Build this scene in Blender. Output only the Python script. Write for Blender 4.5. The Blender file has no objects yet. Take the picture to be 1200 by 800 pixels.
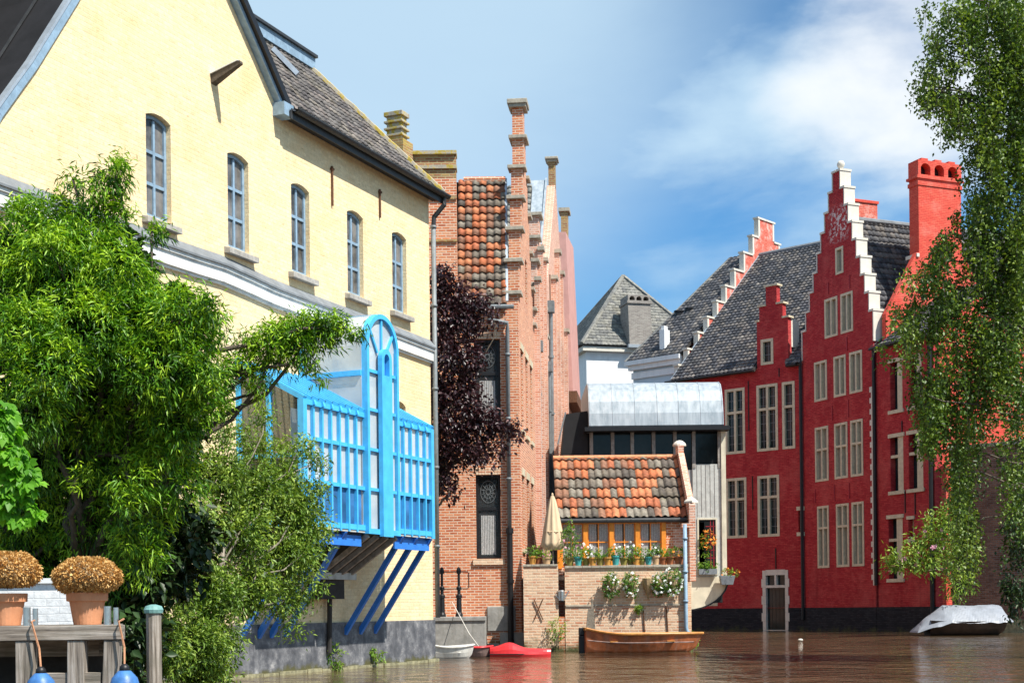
import bpy, bmesh, math, random
import numpy as np
from mathutils import Vector, Matrix
from mathutils.geometry import tessellate_polygon
random.seed(7); rng = np.random.default_rng(11)
scn = bpy.context.scene
COL = scn.collection
PI = math.pi

# ------------------------------------------------------------------ camera
FPX, HX, HY, ROLL, EYE = 1700.0, 600.0, 712.0, .0115, 1.2
cam_d = bpy.data.cameras.new('camera'); cam = bpy.data.objects.new('camera', cam_d); COL.objects.link(cam)
cam_d.sensor_width = 36; cam_d.lens = 36 * FPX / 1200; cam_d.clip_end = 4000; cam_d.clip_start = .1
cam_d.shift_x = (600 - HX) / 1200; cam_d.shift_y = (HY - 400) / 1200
cam.matrix_world = Matrix.Translation((0, 0, EYE)) @ Matrix.Rotation(math.radians(90), 4, 'X') @ Matrix.Rotation(-ROLL, 4, 'Z')
scn.camera = cam

# ------------------------------------------------------------------ light
SUN = Vector((.764, -.646, 0)).normalized(); ELEV = math.radians(55)
SUND = Vector((SUN.x * math.cos(ELEV), SUN.y * math.cos(ELEV), math.sin(ELEV)))
sl = bpy.data.lights.new('sun', 'SUN'); so = bpy.data.objects.new('sun', sl); COL.objects.link(so)
sl.energy = 5.0; sl.angle = math.radians(.5); sl.color = (1, .95, .86)
so.rotation_euler = SUND.to_track_quat('Z', 'Y').to_euler()
scn.view_settings.view_transform = 'Standard'; scn.view_settings.look = 'None'
scn.view_settings.exposure = .62; scn.view_settings.gamma = 1; scn.view_settings.use_curve_mapping = False

W = bpy.data.worlds.new('World'); scn.world = W; W.use_nodes = True
def make_world():
    nt = W.node_tree; N = nt.nodes; L = nt.links; N.clear()
    out = N.new('ShaderNodeOutputWorld'); bg = N.new('ShaderNodeBackground'); bg.inputs['Strength'].default_value = .09
    sky = N.new('ShaderNodeTexSky'); sky.sky_type = 'NISHITA'; sky.sun_disc = False
    sky.sun_elevation = ELEV; sky.sun_rotation = math.atan2(SUN.x, SUN.y)
    sky.air_density = 1.1; sky.dust_density = .6; sky.ozone_density = 1.6
    hs = N.new('ShaderNodeMix'); hs.data_type = 'RGBA'; hs.blend_type = 'MULTIPLY'; hs.inputs[0].default_value = 1
    L.new(sky.outputs[0], hs.inputs[6])
    tc = N.new('ShaderNodeTexCoord')
    sz = N.new('ShaderNodeSeparateXYZ'); L.new(tc.outputs['Generated'], sz.inputs[0])
    gr = N.new('ShaderNodeValToRGB'); e = gr.color_ramp.elements
    e[0].position = .10; e[0].color = (.56, .88, 1.06, 1); e[1].position = .42; e[1].color = (.60, .88, 1.02, 1)
    em = e.new(.26); em.color = (.42, .84, 1.14, 1)
    L.new(sz.outputs[2], gr.inputs[0]); L.new(gr.outputs[0], hs.inputs[7])
    mp = N.new('ShaderNodeMapping'); mp.inputs['Scale'].default_value = (1.6, 1.6, 3.4); mp.inputs['Location'].default_value = (3.3, .2, 1.7)
    L.new(tc.outputs['Generated'], mp.inputs[0])
    no = N.new('ShaderNodeTexNoise'); no.inputs['Scale'].default_value = 3.1; no.inputs['Detail'].default_value = 7
    no.inputs['Roughness'].default_value = .52; no.inputs['Distortion'].default_value = .25
    L.new(mp.outputs[0], no.inputs['Vector'])
    r1 = N.new('ShaderNodeMapRange'); r1.interpolation_type = 'SMOOTHSTEP'
    r1.inputs[1].default_value = .34; r1.inputs[2].default_value = .68; r1.inputs[4].default_value = .95
    L.new(no.outputs[0], r1.inputs[0])
    # a bright bank of cloud high on the right, a thinner veil on the left
    def bank(d, lo, hi, amp):
        v = Vector(d).normalized()
        dt = N.new('ShaderNodeVectorMath'); dt.operation = 'DOT_PRODUCT'; dt.inputs[1].default_value = v
        nz = N.new('ShaderNodeVectorMath'); nz.operation = 'NORMALIZE'; L.new(tc.outputs['Generated'], nz.inputs[0]); L.new(nz.outputs[0], dt.inputs[0])
        m = N.new('ShaderNodeMapRange'); m.interpolation_type = 'SMOOTHSTEP'; m.inputs[1].default_value = lo; m.inputs[2].default_value = hi; m.inputs[4].default_value = amp
        ad = N.new('ShaderNodeMath'); ad.operation = 'MULTIPLY_ADD'; ad.inputs[1].default_value = .022
        s = N.new('ShaderNodeMath'); s.operation = 'SUBTRACT'; s.inputs[1].default_value = .5; L.new(no.outputs[0], s.inputs[0])
        L.new(s.outputs[0], ad.inputs[0]); L.new(dt.outputs['Value'], ad.inputs[2]); L.new(ad.outputs[0], m.inputs[0])
        return m
    b1 = bank((.315, 1, .40), .9925, 1.0012, .95); b2 = bank((-.10, 1, .44), .955, .9985, .85)
    m0 = N.new('ShaderNodeMath'); m0.operation = 'MULTIPLY'; m0.inputs[1].default_value = .95; L.new(r1.outputs[0], m0.inputs[0])
    mx = N.new('ShaderNodeMath'); mx.operation = 'MAXIMUM'; L.new(m0.outputs[0], mx.inputs[0]); L.new(b2.outputs[0], mx.inputs[1])
    c1 = N.new('ShaderNodeMix'); c1.data_type = 'RGBA'; c1.inputs[7].default_value = (4.4, 5.9, 7.1, 1)
    L.new(mx.outputs[0], c1.inputs[0]); L.new(hs.outputs[2], c1.inputs[6])
    c2 = N.new('ShaderNodeMix'); c2.data_type = 'RGBA'; c2.inputs[7].default_value = (7.3, 7.5, 7.7, 1)
    L.new(b1.outputs[0], c2.inputs[0]); L.new(c1.outputs[2], c2.inputs[6])
    L.new(c2.outputs[2], bg.inputs[0]); L.new(bg.outputs[0], out.inputs[0])
make_world()

# ------------------------------------------------------------------ measuring: pixels of the 1200x800 photo to points
def ray(px, py):
    u = px - HX; w = py - HY
    return ((u * math.cos(ROLL) - w * math.sin(ROLL)) / FPX, 1.0, -(w * math.cos(ROLL) + u * math.sin(ROLL)) / FPX)
def at(px, py, y):
    r = ray(px, py); return Vector((r[0] * y, y, EYE + r[2] * y))
def water_pt(px, py):
    r = ray(px, py); t = -EYE / r[2]; return Vector((r[0] * t, t, 0))
class Frame:
    """a facade's own axes: x along it left to right, y into the building, z up"""
    def __init__(s, p, d):
        l = math.hypot(d[0], d[1]); s.o = p; s.dx = d[0] / l; s.dy = d[1] / l
    def hit(s, px, py, d=0):
        r = ray(px, py); nx, ny = -s.dy, s.dx
        t = (d + nx * s.o[0] + ny * s.o[1]) / (nx * r[0] + ny * r[1])
        return ((r[0] * t - s.o[0]) * s.dx + (t - s.o[1]) * s.dy, EYE + r[2] * t)
    def hitx(s, px, py, sv):
        r = ray(px, py); t = (sv + s.dx * s.o[0] + s.dy * s.o[1]) / (s.dx * r[0] + s.dy * r[1])
        return (-(r[0] * t - s.o[0]) * s.dy + (t - s.o[1]) * s.dx, EYE + r[2] * t)
    def yaw(s): return math.atan2(s.dy, s.dx)
    def world(s, x, y, z=0): return Vector((s.o[0] + s.dx * x - s.dy * y, s.o[1] + s.dy * x + s.dx * y, z))

# ------------------------------------------------------------------ materials
MAT = {}
def nmat(name):
    m = bpy.data.materials.new(name); m.use_nodes = True; nt = m.node_tree
    b = nt.nodes['Principled BSDF']; MAT[name] = m
    return m, nt, nt.nodes, nt.links, b
def noise(N, L, vec, scale, detail=4, rough=.55):
    n = N.new('ShaderNodeTexNoise'); n.inputs['Scale'].default_value = scale; n.inputs['Detail'].default_value = detail
    n.inputs['Roughness'].default_value = rough
    if vec is not None: L.new(vec, n.inputs['Vector'])
    return n.outputs[0]
def ramp(N, L, fac, stops, interp='LINEAR'):
    r = N.new('ShaderNodeValToRGB'); r.color_ramp.interpolation = interp
    e = r.color_ramp.elements
    while len(e) < len(stops): e.new(.5)
    for el, (p, c) in zip(e, stops): el.position = p; el.color = (*c, 1) if len(c) == 3 else c
    L.new(fac, r.inputs[0]); return r.outputs[0]
def mixc(N, L, fac, a, b, mode='MIX'):
    m = N.new('ShaderNodeMix'); m.data_type = 'RGBA'; m.blend_type = mode
    for k, v in ((0, fac), (6, a), (7, b)):
        if isinstance(v, (int, float)): m.inputs[k].default_value = v
        elif isinstance(v, tuple): m.inputs[k].default_value = (*v, 1)
        else: L.new(v, m.inputs[k])
    return m.outputs[2]
def mrange(N, L, v, a, b, c=0, d=1):
    m = N.new('ShaderNodeMapRange'); L.new(v, m.inputs[0])
    for k, x in zip((1, 2, 3, 4), (a, b, c, d)): m.inputs[k].default_value = x
    return m.outputs[0]
def bumpn(N, L, b, h, strength, dist=.02):
    bp = N.new('ShaderNodeBump'); bp.inputs['Strength'].default_value = strength; bp.inputs['Distance'].default_value = dist
    L.new(h, bp.inputs['Height']); L.new(bp.outputs[0], b.inputs['Normal']); return bp
def streaks(N, L, co, sx, sz):
    mp = N.new('ShaderNodeMapping'); mp.inputs['Scale'].default_value = (sx, sx, sz); L.new(co, mp.inputs[0])
    return noise(N, L, mp.outputs[0], 1, 5, .6)
def mk(name, col, rough=.7, var=.25, scale=6, bump=.15, metal=0, streak=0, streak_col=(.05, .045, .04), spec=.4):
    m, nt, N, L, b = nmat(name)
    tc = N.new('ShaderNodeTexCoord').outputs['Object']
    n = noise(N, L, tc, scale, 6, .65)
    c = mixc(N, L, mrange(N, L, n, .3, .7), tuple(x * (1 - var) for x in col), tuple(min(1, x * (1 + var)) for x in col))
    if streak:
        s = streaks(N, L, tc, 5, .7); c = mixc(N, L, mrange(N, L, s, .5, .75, 0, streak), c, streak_col)
    L.new(c, b.inputs['Base Color']); b.inputs['Roughness'].default_value = rough; b.inputs['Metallic'].default_value = metal
    b.inputs['Specular IOR Level'].default_value = spec
    if bump: bumpn(N, L, b, noise(N, L, tc, scale * 4, 5, .6), bump, .01)
    return m
def mk_brick(name, cols, mortar, bw=.23, rh=.068, ms=.012, patch=None, patch_amt=.5, bump=.35, soot=.3, squash=.0, blend=.0, moss_h=None, marks=None, ps=1.3, flecks=False):
    m, nt, N, L, b = nmat(name)
    tcn = N.new('ShaderNodeTexCoord'); uv = tcn.outputs['UV']; ob = tcn.outputs['Object']
    wob = N.new('ShaderNodeMix'); wob.data_type = 'VECTOR'; wob.inputs[0].default_value = .012
    nn = N.new('ShaderNodeTexNoise'); nn.inputs['Scale'].default_value = 2.2; L.new(uv, nn.inputs['Vector'])
    L.new(uv, wob.inputs[4]); 
    addv = N.new('ShaderNodeVectorMath'); addv.operation = 'MULTIPLY_ADD'; L.new(nn.outputs[1], addv.inputs[0]); addv.inputs[1].default_value = (.03, .02, 0); L.new(uv, addv.inputs[2])
    bt = N.new('ShaderNodeTexBrick'); L.new(addv.outputs[0], bt.inputs['Vector'])
    bt.inputs['Scale'].default_value = 1; bt.inputs['Brick Width'].default_value = bw; bt.inputs['Row Height'].default_value = rh
    bt.inputs['Mortar Size'].default_value = ms; bt.inputs['Mortar Smooth'].default_value = .3
    bt.inputs['Color1'].default_value = (0, 0, 0, 1); bt.inputs['Color2'].default_value = (1, 1, 1, 1); bt.inputs['Mortar'].default_value = (.5, .5, .5, 1)
    n = len(cols)
    c = ramp(N, L, bt.outputs['Color'], [(i / max(1, n - 1), k) for i, k in enumerate(cols)])
    fine = noise(N, L, uv, 14, 5, .7)
    c = mixc(N, L, .5, c, mixc(N, L, mrange(N, L, fine, .3, .7), (.62, .62, .62), (1.35, 1.35, 1.35)), 'MULTIPLY')
    c = mixc(N, L, bt.outputs['Fac'], c, mortar)
    big = noise(N, L, ob, .5, 5, .62)
    if patch: c = mixc(N, L, mrange(N, L, noise(N, L, ob, ps, 6, .7), .50, .66, 0, patch_amt), c, patch)
    c = mixc(N, L, mrange(N, L, big, .35, .72, 0, soot), c, tuple(x * .45 for x in cols[0]))
    st = streaks(N, L, ob, 3.2, .35); c = mixc(N, L, mrange(N, L, st, .56, .78, 0, soot), c, tuple(x * .5 for x in cols[0]))
    if name.startswith('red_painted') or name.startswith('red_gable'):
        c = mixc(N, L, mrange(N, L, noise(N, L, ob, .38, 7, .72), .50, .66, 0, .5), c, (.60, .13, .11))
        c = mixc(N, L, mrange(N, L, streaks(N, L, ob, 1.6, .16), .55, .75, 0, .45), c, (.20, .018, .022))
    if flecks:
        mp = N.new('ShaderNodeMapping'); mp.inputs['Scale'].default_value = (3.5, 13, 1); L.new(uv, mp.inputs[0])
        c = mixc(N, L, mrange(N, L, noise(N, L, mp.outputs[0], 1.6, 3, .6), .64, .72, 0, .55), c, (.42, .27, .11))
    if moss_h is not None:
        sp = N.new('ShaderNodeSeparateXYZ'); L.new(ob, sp.inputs[0])
        hh = N.new('ShaderNodeMath'); hh.operation = 'ADD'; L.new(sp.outputs[2], hh.inputs[0]); L.new(mrange(N, L, noise(N, L, ob, 2, 5, .6), .3, .7, -.25, .25), hh.inputs[1])
        c = mixc(N, L, mrange(N, L, hh.outputs[0], moss_h, moss_h - .3), c, (.07, .075, .03))
    if marks:   # old whitewash left on the bricks: (x0, x1, z0, z1)
        sp = N.new('ShaderNodeSeparateXYZ'); L.new(ob, sp.inputs[0])
        x0, x1, z0, z1 = marks
        a = mrange(N, L, sp.outputs[0], x0 - .2, x0 + .2); a2 = mrange(N, L, sp.outputs[0], x1 + .2, x1 - .2)
        d = mrange(N, L, sp.outputs[2], z0 - .2, z0 + .2); d2 = mrange(N, L, sp.outputs[2], z1 + .2, z1 - .2)
        pr = None
        for q in (a, a2, d, d2):
            if pr is None: pr = q; continue
            mm = N.new('ShaderNodeMath'); mm.operation = 'MULTIPLY'; L.new(pr, mm.inputs[0]); L.new(q, mm.inputs[1]); pr = mm.outputs[0]
        mm = N.new('ShaderNodeMath'); mm.operation = 'MULTIPLY'; L.new(pr, mm.inputs[0]); L.new(mrange(N, L, noise(N, L, ob, 4.5, 4, .7), .5, .56), mm.inputs[1])
        c = mixc(N, L, mm.outputs[0], c, (.75, .62, .58))
    L.new(c, b.inputs['Base Color']); b.inputs['Roughness'].default_value = .85; b.inputs['Specular IOR Level'].default_value = .25
    hm = N.new('ShaderNodeMath'); hm.operation = 'MULTIPLY_ADD'; hm.inputs[1].default_value = -1.0; L.new(bt.outputs['Fac'], hm.inputs[0]); L.new(fine, hm.inputs[2])
    bumpn(N, L, b, hm.outputs[0], bump, .012)
    return m
def mk_tile(name, stops, rough=.75, moss=.25, mosscol=(.16, .15, .07), spec=.3):
    m, nt, N, L, b = nmat(name)
    tcn = N.new('ShaderNodeTexCoord'); uv = tcn.outputs['UV']; ob = tcn.outputs['Object']
    fl = N.new('ShaderNodeVectorMath'); fl.operation = 'FLOOR'; L.new(uv, fl.inputs[0])
    wn = N.new('ShaderNodeTexWhiteNoise'); wn.noise_dimensions = '2D'; L.new(fl.outputs[0], wn.inputs['Vector'])
    mpf = N.new('ShaderNodeVectorMath'); mpf.operation = 'MULTIPLY'; mpf.inputs[1].default_value = (.33, .29, 0); L.new(fl.outputs[0], mpf.inputs[0])
    nf = mrange(N, L, noise(N, L, mpf.outputs[0], 1.0, 2, .5), .30, .70)
    vm = N.new('ShaderNodeMix'); vm.inputs[0].default_value = .45; L.new(wn.outputs['Value'], vm.inputs[2]); L.new(nf, vm.inputs[3])
    c = ramp(N, L, vm.outputs[0], [(p * .8 + .08 if p else 0, k) for p, k in stops], 'CONSTANT')
    f = noise(N, L, ob, 7, 6, .7); c = mixc(N, L, .85, c, mixc(N, L, mrange(N, L, f, .3, .7), (.35, .35, .36), (1.4, 1.4, 1.4)), 'MULTIPLY')
    f2 = noise(N, L, ob, 1.1, 6, .65); c = mixc(N, L, mrange(N, L, f2, .52, .72, 0, moss), c, mosscol)
    L.new(c, b.inputs['Base Color']); b.inputs['Roughness'].default_value = rough; b.inputs['Specular IOR Level'].default_value = spec
    bumpn(N, L, b, noise(N, L, ob, 26, 4, .6), .25, .01)
    return m
def mk_leaf(name, stops, trans=.35, tcol=None, rough=.45, spec=.35):
    m, nt, N, L, b = nmat(name)
    at_ = N.new('ShaderNodeAttribute'); at_.attribute_name = 'tint'
    c = ramp(N, L, at_.outputs['Fac'], stops)
    L.new(c, b.inputs['Base Color']); b.inputs['Roughness'].default_value = rough; b.inputs['Specular IOR Level'].default_value = spec
    if trans:
        t = N.new('ShaderNodeBsdfTranslucent'); L.new(mixc(N, L, 1.0, c, tcol or (1.5, 1.6, .6), 'MULTIPLY'), t.inputs[0])
        ms = N.new('ShaderNodeMixShader'); ms.inputs[0].default_value = trans
        L.new(b.outputs[0], ms.inputs[1]); L.new(t.outputs[0], ms.inputs[2])
        L.new(ms.outputs[0], N['Material Output'].inputs[0])
    return m
def mk_glass(name, col, rough=.06, spec=.8, var=.5, sc=.9):
    m, nt, N, L, b = nmat(name)
    tc = N.new('ShaderNodeTexCoord').outputs['Object']
    n = noise(N, L, tc, sc, 4, .6)
    L.new(mixc(N, L, mrange(N, L, n, .35, .65), tuple(x * (1 - var) for x in col), tuple(x * (1 + var) for x in col)), b.inputs['Base Color'])
    b.inputs['Roughness'].default_value = rough; b.inputs['Specular IOR Level'].default_value = spec
    bumpn(N, L, b, noise(N, L, tc, 2.5, 2, .5), .12, .02)
    return m

def mk_mossy():
    m, nt, N, L, b = nmat('mossy_cap'); tc = N.new('ShaderNodeTexCoord').outputs['Object']
    n = noise(N, L, tc, 5, 6, .7); c = ramp(N, L, n, [(.35, (.30, .27, .22)), (.48, (.42, .38, .30)), (.56, (.46, .34, .05)), (.68, (.30, .24, .05))])
    L.new(c, b.inputs['Base Color']); b.inputs['Roughness'].default_value = .9; bumpn(N, L, b, n, .5, .02)
mk_mossy()
mk_brick('yellow_brick', [(.80, .62, .37), (.86, .68, .42), (.90, .73, .46)], (.86, .68, .42), .24, .075, .007, patch=(.84, .53, .24), patch_amt=.5, bump=.6, soot=.15, ps=.8, flecks=True)
def mk_plinth():
    m, nt, N, L, b = nmat('tar_plinth')
    tc = N.new('ShaderNodeTexCoord').outputs['Object']
    n = noise(N, L, tc, 3, 8, .75); c = ramp(N, L, n, [(.3, (.045, .047, .055)), (.48, (.10, .103, .115)), (.58, (.19, .19, .20)), (.68, (.42, .41, .40))])
    s = streaks(N, L, tc, 6, .8); c = mixc(N, L, mrange(N, L, s, .52, .7, 0, .55), c, (.24, .24, .25))
    sp = N.new('ShaderNodeSeparateXYZ'); L.new(tc, sp.inputs[0])
    hh = N.new('ShaderNodeMath'); hh.operation = 'ADD'; L.new(sp.outputs[2], hh.inputs[0]); L.new(mrange(N, L, noise(N, L, tc, 3, 5, .6), .3, .7, -.1, .1), hh.inputs[1])
    c = mixc(N, L, mrange(N, L, hh.outputs[0], .14, .05), c, (.085, .08, .03))
    L.new(c, b.inputs['Base Color']); b.inputs['Roughness'].default_value = .7; bumpn(N, L, b, n, .5, .03)
mk_plinth()
mk_glass('old_pane', (.13, .125, .12), .12, .4, .6, 2.5)
mk('blue_grey_paint', (.24, .35, .46), .5, .22, 9, .1, streak=.15)
mk('cornice_white', (.74, .74, .72), .7, .14, 3, .2, streak=.5, streak_col=(.30, .30, .30))
mk('lead_grey', (.19, .205, .22), .6, .25, 4, .2)
mk('sill_stone', (.38, .36, .33), .8, .3, 8, .4, streak=.5)
mk('black_paint', (.012, .012, .014), .45, .3, 8, .1)
mk('black_slate_wall', (.010, .0095, .011), .7, .4, 2.2, .15)
mk('dark_gutter', (.035, .037, .04), .5, .3, 8, .15)
mk('zinc_pipe', (.19, .21, .22), .55, .25, 9, .2, metal=.1, streak=.35)
mk('rust', (.13, .06, .03), .85, .4, 12, .3)
mk('shaded_blue', (.035, .20, .68), .42, .14, 5, .08)  # the bay's blue deepened, so shade under the bay sits in the colour
mk('bright_blue', (.07, .46, .84), .42, .14, 5, .08, streak=.14, streak_col=(.03, .22, .5))
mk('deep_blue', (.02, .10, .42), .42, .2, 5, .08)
mk('weathered_wood', (.30, .27, .24), .85, .35, 9, .5, streak=.6, streak_col=(.10, .09, .08))
def mk_wood(name, ax):
    m, nt, N, L, b = nmat(name); tc = N.new('ShaderNodeTexCoord').outputs['Object']
    mp = N.new('ShaderNodeMapping'); sc = [38, 38, 38]; sc[ax] = 1.6; mp.inputs['Scale'].default_value = sc; L.new(tc, mp.inputs[0])
    g = noise(N, L, mp.outputs[0], 1, 5, .7); n = noise(N, L, tc, 3, 5, .6)
    c = ramp(N, L, g, [(.32, (.07, .058, .048)), (.48, (.24, .20, .165)), (.66, (.46, .41, .36))])
    c = mixc(N, L, mrange(N, L, n, .45, .7, 0, .6), c, (.13, .12, .085))
    L.new(c, b.inputs['Base Color']); b.inputs['Roughness'].default_value = .85; bumpn(N, L, b, g, .7, .01)
mk_wood('plank_wood', 0); mk_wood('post_wood', 2)
mk('grey_board', (.50, .50, .47), .8, .2, 6, .3, streak=.4)
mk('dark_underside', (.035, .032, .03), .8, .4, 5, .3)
mk('stone_cream', (.60, .53, .38), .8, .18, 6, .3, streak=.25, streak_col=(.25, .22, .17))
mk('stone_white', (.66, .62, .54), .75, .10, 4, .25, streak=.22, streak_col=(.35, .33, .3))
mk('cap_stone', (.40, .36, .29), .85, .3, 9, .4, streak=.3)
mk('lead_flash', (.42, .47, .52), .4, .2, 5, .15, metal=.4)
mk('moss_stone', (.27, .25, .15), .9, .5, 8, .5)
mk('concrete', (.30, .29, .27), .85, .28, 4, .5, streak=.6, streak_col=(.10, .10, .07))
mk('white_paint', (.80, .81, .81), .6, .06, 4, .12, streak=.12)
mk('pale_blue_paint', (.50, .62, .70), .6, .08, 3, .1)
mk('orange_wood', (.80, .27, .03), .5, .2, 7, .15)
mk('varnished_wood', (.50, .21, .05), .4, .3, 7, .2, streak=.3, streak_col=(.2, .07, .03))
mk('red_hull', (.42, .13, .05), .5, .4, 5, .2, streak=.6, streak_col=(.35, .25, .2))
mk('dull_hull', (.24, .16, .14), .7, .5, 5, .2, streak=.7, streak_col=(.10, .08, .07))
mk('red_plastic', (.62, .035, .04), .3, .12, 4, .05)
mk('white_plastic', (.74, .72, .66), .35, .2, 6, .1, streak=.5, streak_col=(.35, .3, .2))
mk('blue_plastic', (.09, .24, .52), .4, .2, 5, .1)
mk('fender_blue', (.05, .16, .40), .42, .35, 9, .2)
mk('terracotta', (.60, .25, .12), .8, .2, 6, .25, streak=.3, streak_col=(.7, .45, .3))
mk('terracotta_pale', (.55, .36, .20), .8, .25, 9, .25)
mk('pot_orange', (.55, .27, .06), .6, .2, 9, .2)
mk('pot_olive', (.25, .21, .05), .6, .3, 9, .2)
mk('pot_teal', (.06, .33, .33), .4, .2, 9, .1)
mk('pot_rust', (.30, .10, .04), .6, .3, 9, .2)
mk('wicker', (.36, .26, .14), .85, .3, 30, .6)
mk('rope', (.45, .22, .12), .9, .2, 30, .3)
mk('metal_bright', (.55, .55, .55), .3, .2, 9, .1, metal=.9)
mk('canvas_beige', (.66, .50, .33), .85, .10, 4, .15)
mk('tarp', (.27, .29, .33), .45, .15, 2.5, .3, streak=.2)
mk('boat_dark', (.045, .028, .020), .5, .4, 5, .2)
mk('pink_render', (.58, .31, .27), .8, .12, 2, .15, streak=.2, streak_col=(.35, .2, .18))
mk('cream_render', (.66, .60, .46), .8, .15, 2, .2, streak=.3)
mk('bark', (.10, .08, .06), .9, .5, 12, .8)
mk('bark_pale', (.22, .19, .15), .9, .5, 10, .6)
mk('earth', (.06, .05, .03), .95, .4, 3, .6)
mk('curtain', (.78, .77, .74), .9, .35, 22, .2)
mk('copper_cap', (.18, .36, .34), .6, .3, 9, .2)
mk('red_trim', (.35, .02, .03), .5, .2, 6, .1)
mk('flower_white', (.85, .84, .80), .7, .05, 9, 0)
mk('flower_pink', (.75, .35, .45), .7, .2, 9, 0)
mk('flower_orange', (.75, .25, .03), .7, .3, 9, 0)
mk('plastic_grey', (.18, .20, .22), .6, .2, 9, .1)

R_RED = [(.38, .026, .032), (.47, .038, .044), (.56, .062, .060)]
mk_brick('red_painted_brick', R_RED, (.36, .026, .032), .24, .075, .012, patch=(.58, .10, .085), patch_amt=.5, bump=1.0, soot=.24, ps=2.2)
mk_brick('red_gable_brick', R_RED, (.36, .026, .032), .24, .075, .012, patch=(.58, .10, .085), patch_amt=.5, bump=1.0, soot=.24, ps=2.2, marks=(2.35, 3.65, 17.6, 19.0))
mk_brick('red_sunlit_brick', [(.62, .075, .05), (.68, .10, .065), (.72, .13, .08)], (.55, .06, .045), .24, .075, .012, patch=(.75, .35, .28), patch_amt=.25, bump=.5, soot=.08)  # lighter copy of the red brick for walls that face the sun
mk_brick('peeling_red_brick', [(.55, .08, .05), (.62, .12, .08), (.66, .17, .12)], (.62, .20, .15), .24, .075, .012, patch=(.78, .55, .48), patch_amt=.75, bump=.5, soot=.05, ps=3)
mk_brick('orange_brick', [(.40, .10, .045), (.58, .17, .07), (.66, .23, .10), (.48, .12, .055), (.74, .36, .20)], (.72, .55, .42), .23, .075, .014, patch=(.74, .42, .26), patch_amt=.45, bump=.6, soot=.10, moss_h=.3)
mk_brick('old_mossy_brick', [(.28, .12, .06), (.40, .18, .10), (.46, .30, .12)], (.42, .36, .20), .23, .075, .016, patch=(.46, .34, .06), patch_amt=.75, bump=.6, soot=.3, ps=2)
mk_brick('salmon_brick', [(.50, .16, .09), (.64, .26, .15), (.72, .38, .26), (.52, .17, .10)], (.72, .55, .45), .23, .075, .017, patch=(.72, .54, .46), patch_amt=.5, bump=.5, soot=.14, moss_h=.3)
mk_brick('pale_brick', [(.54, .28, .17), (.68, .42, .27), (.76, .54, .37), (.55, .20, .11)], (.74, .60, .45), .23, .075, .014, patch=(.80, .62, .43), patch_amt=.65, bump=.6, soot=.14, moss_h=.35)
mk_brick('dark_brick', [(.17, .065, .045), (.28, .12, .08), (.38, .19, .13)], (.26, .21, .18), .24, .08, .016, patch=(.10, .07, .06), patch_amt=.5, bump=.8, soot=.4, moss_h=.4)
mk_brick('black_plinth_brick', [(.014, .015, .020), (.024, .025, .031), (.038, .038, .044)], (.012, .012, .015), .24, .075, .012, patch=(.05, .05, .055), patch_amt=.3, bump=.5, soot=.2, moss_h=.12)
mk_brick('white_brick', [(.74, .75, .76), (.78, .79, .80), (.80, .80, .80)], (.72, .73, .74), .24, .075, .006, patch=(.6, .6, .58), patch_amt=.3, bump=.5, soot=.1)
mk_brick('brown_chimney_brick', [(.22, .19, .17), (.30, .27, .24), (.36, .33, .29)], (.32, .30, .28), .24, .08, .014, bump=.5, soot=.2)
mk_tile('orange_pantile', [(0, (.50, .15, .06)), (.20, (.56, .20, .09)), (.34, (.42, .13, .06)), (.46, (.27, .13, .08)), (.57, (.17, .14, .11)), (.72, (.23, .20, .16)), (.86, (.11, .09, .075))], moss=.35)
mk_tile('grey_pantile', [(0, (.13, .12, .115)), (.25, (.17, .155, .145)), (.5, (.10, .09, .09)), (.7, (.20, .17, .155)), (.88, (.25, .22, .19))], moss=.35, mosscol=(.20, .17, .08))
mk_tile('dark_pantile', [(0, (.085, .088, .10)), (.25, (.12, .12, .13)), (.45, (.065, .068, .078)), (.62, (.18, .165, .155)), (.8, (.16, .145, .135)), (.93, (.30, .27, .24))], moss=.3, mosscol=(.15, .13, .09))
mk_tile('slate_tile', [(0, (.20, .20, .185)), (.3, (.25, .245, .22)), (.6, (.16, .16, .155)), (.85, (.30, .29, .26))], moss=.3, mosscol=(.24, .21, .12))
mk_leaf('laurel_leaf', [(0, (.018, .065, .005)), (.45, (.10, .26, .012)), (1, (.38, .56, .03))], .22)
mk_leaf('inner_shade_leaf', [(0, (.012, .03, .006)), (1, (.03, .07, .01))], .0)  # leaf colour darkened to paint the deep shade inside the crowns
mk_leaf('shrub_leaf', [(0, (.05, .11, .015)), (.5, (.14, .24, .03)), (1, (.32, .42, .07))], .22)
mk_leaf('maple_leaf', [(0, (.06, .20, .015)), (.5, (.12, .32, .02)), (1, (.22, .46, .04))], .45)
mk_leaf('birch_leaf', [(0, (.030, .065, .010)), (.5, (.085, .15, .020)), (1, (.22, .30, .05))], .22)
mk_leaf('ivy_leaf', [(0, (.012, .03, .008)), (1, (.05, .10, .018))], .1)
mk_leaf('purple_leaf', [(0, (.020, .010, .014)), (.55, (.045, .018, .024)), (.85, (.11, .05, .055)), (1, (.22, .12, .11))], .15, (1.2, .5, .6), rough=.4, spec=.5)
mk_leaf('dried_leaf', [(0, (.34, .17, .05)), (.5, (.58, .34, .11)), (1, (.78, .54, .24))], .15, (1.2, 1, .6), rough=.8)
mk_leaf('pot_leaf', [(0, (.05, .13, .02)), (.5, (.11, .24, .03)), (1, (.26, .38, .06))], .35)
mk_glass('dark_glass', (.015, .017, .018), .1, .25); mk_glass('teal_glass', (.014, .028, .032), .1, .35)
mk_glass('shutter_grey', (.27, .26, .23), .5, .3, .15)
mk_glass('far_glass', (.05, .055, .06))

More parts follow.
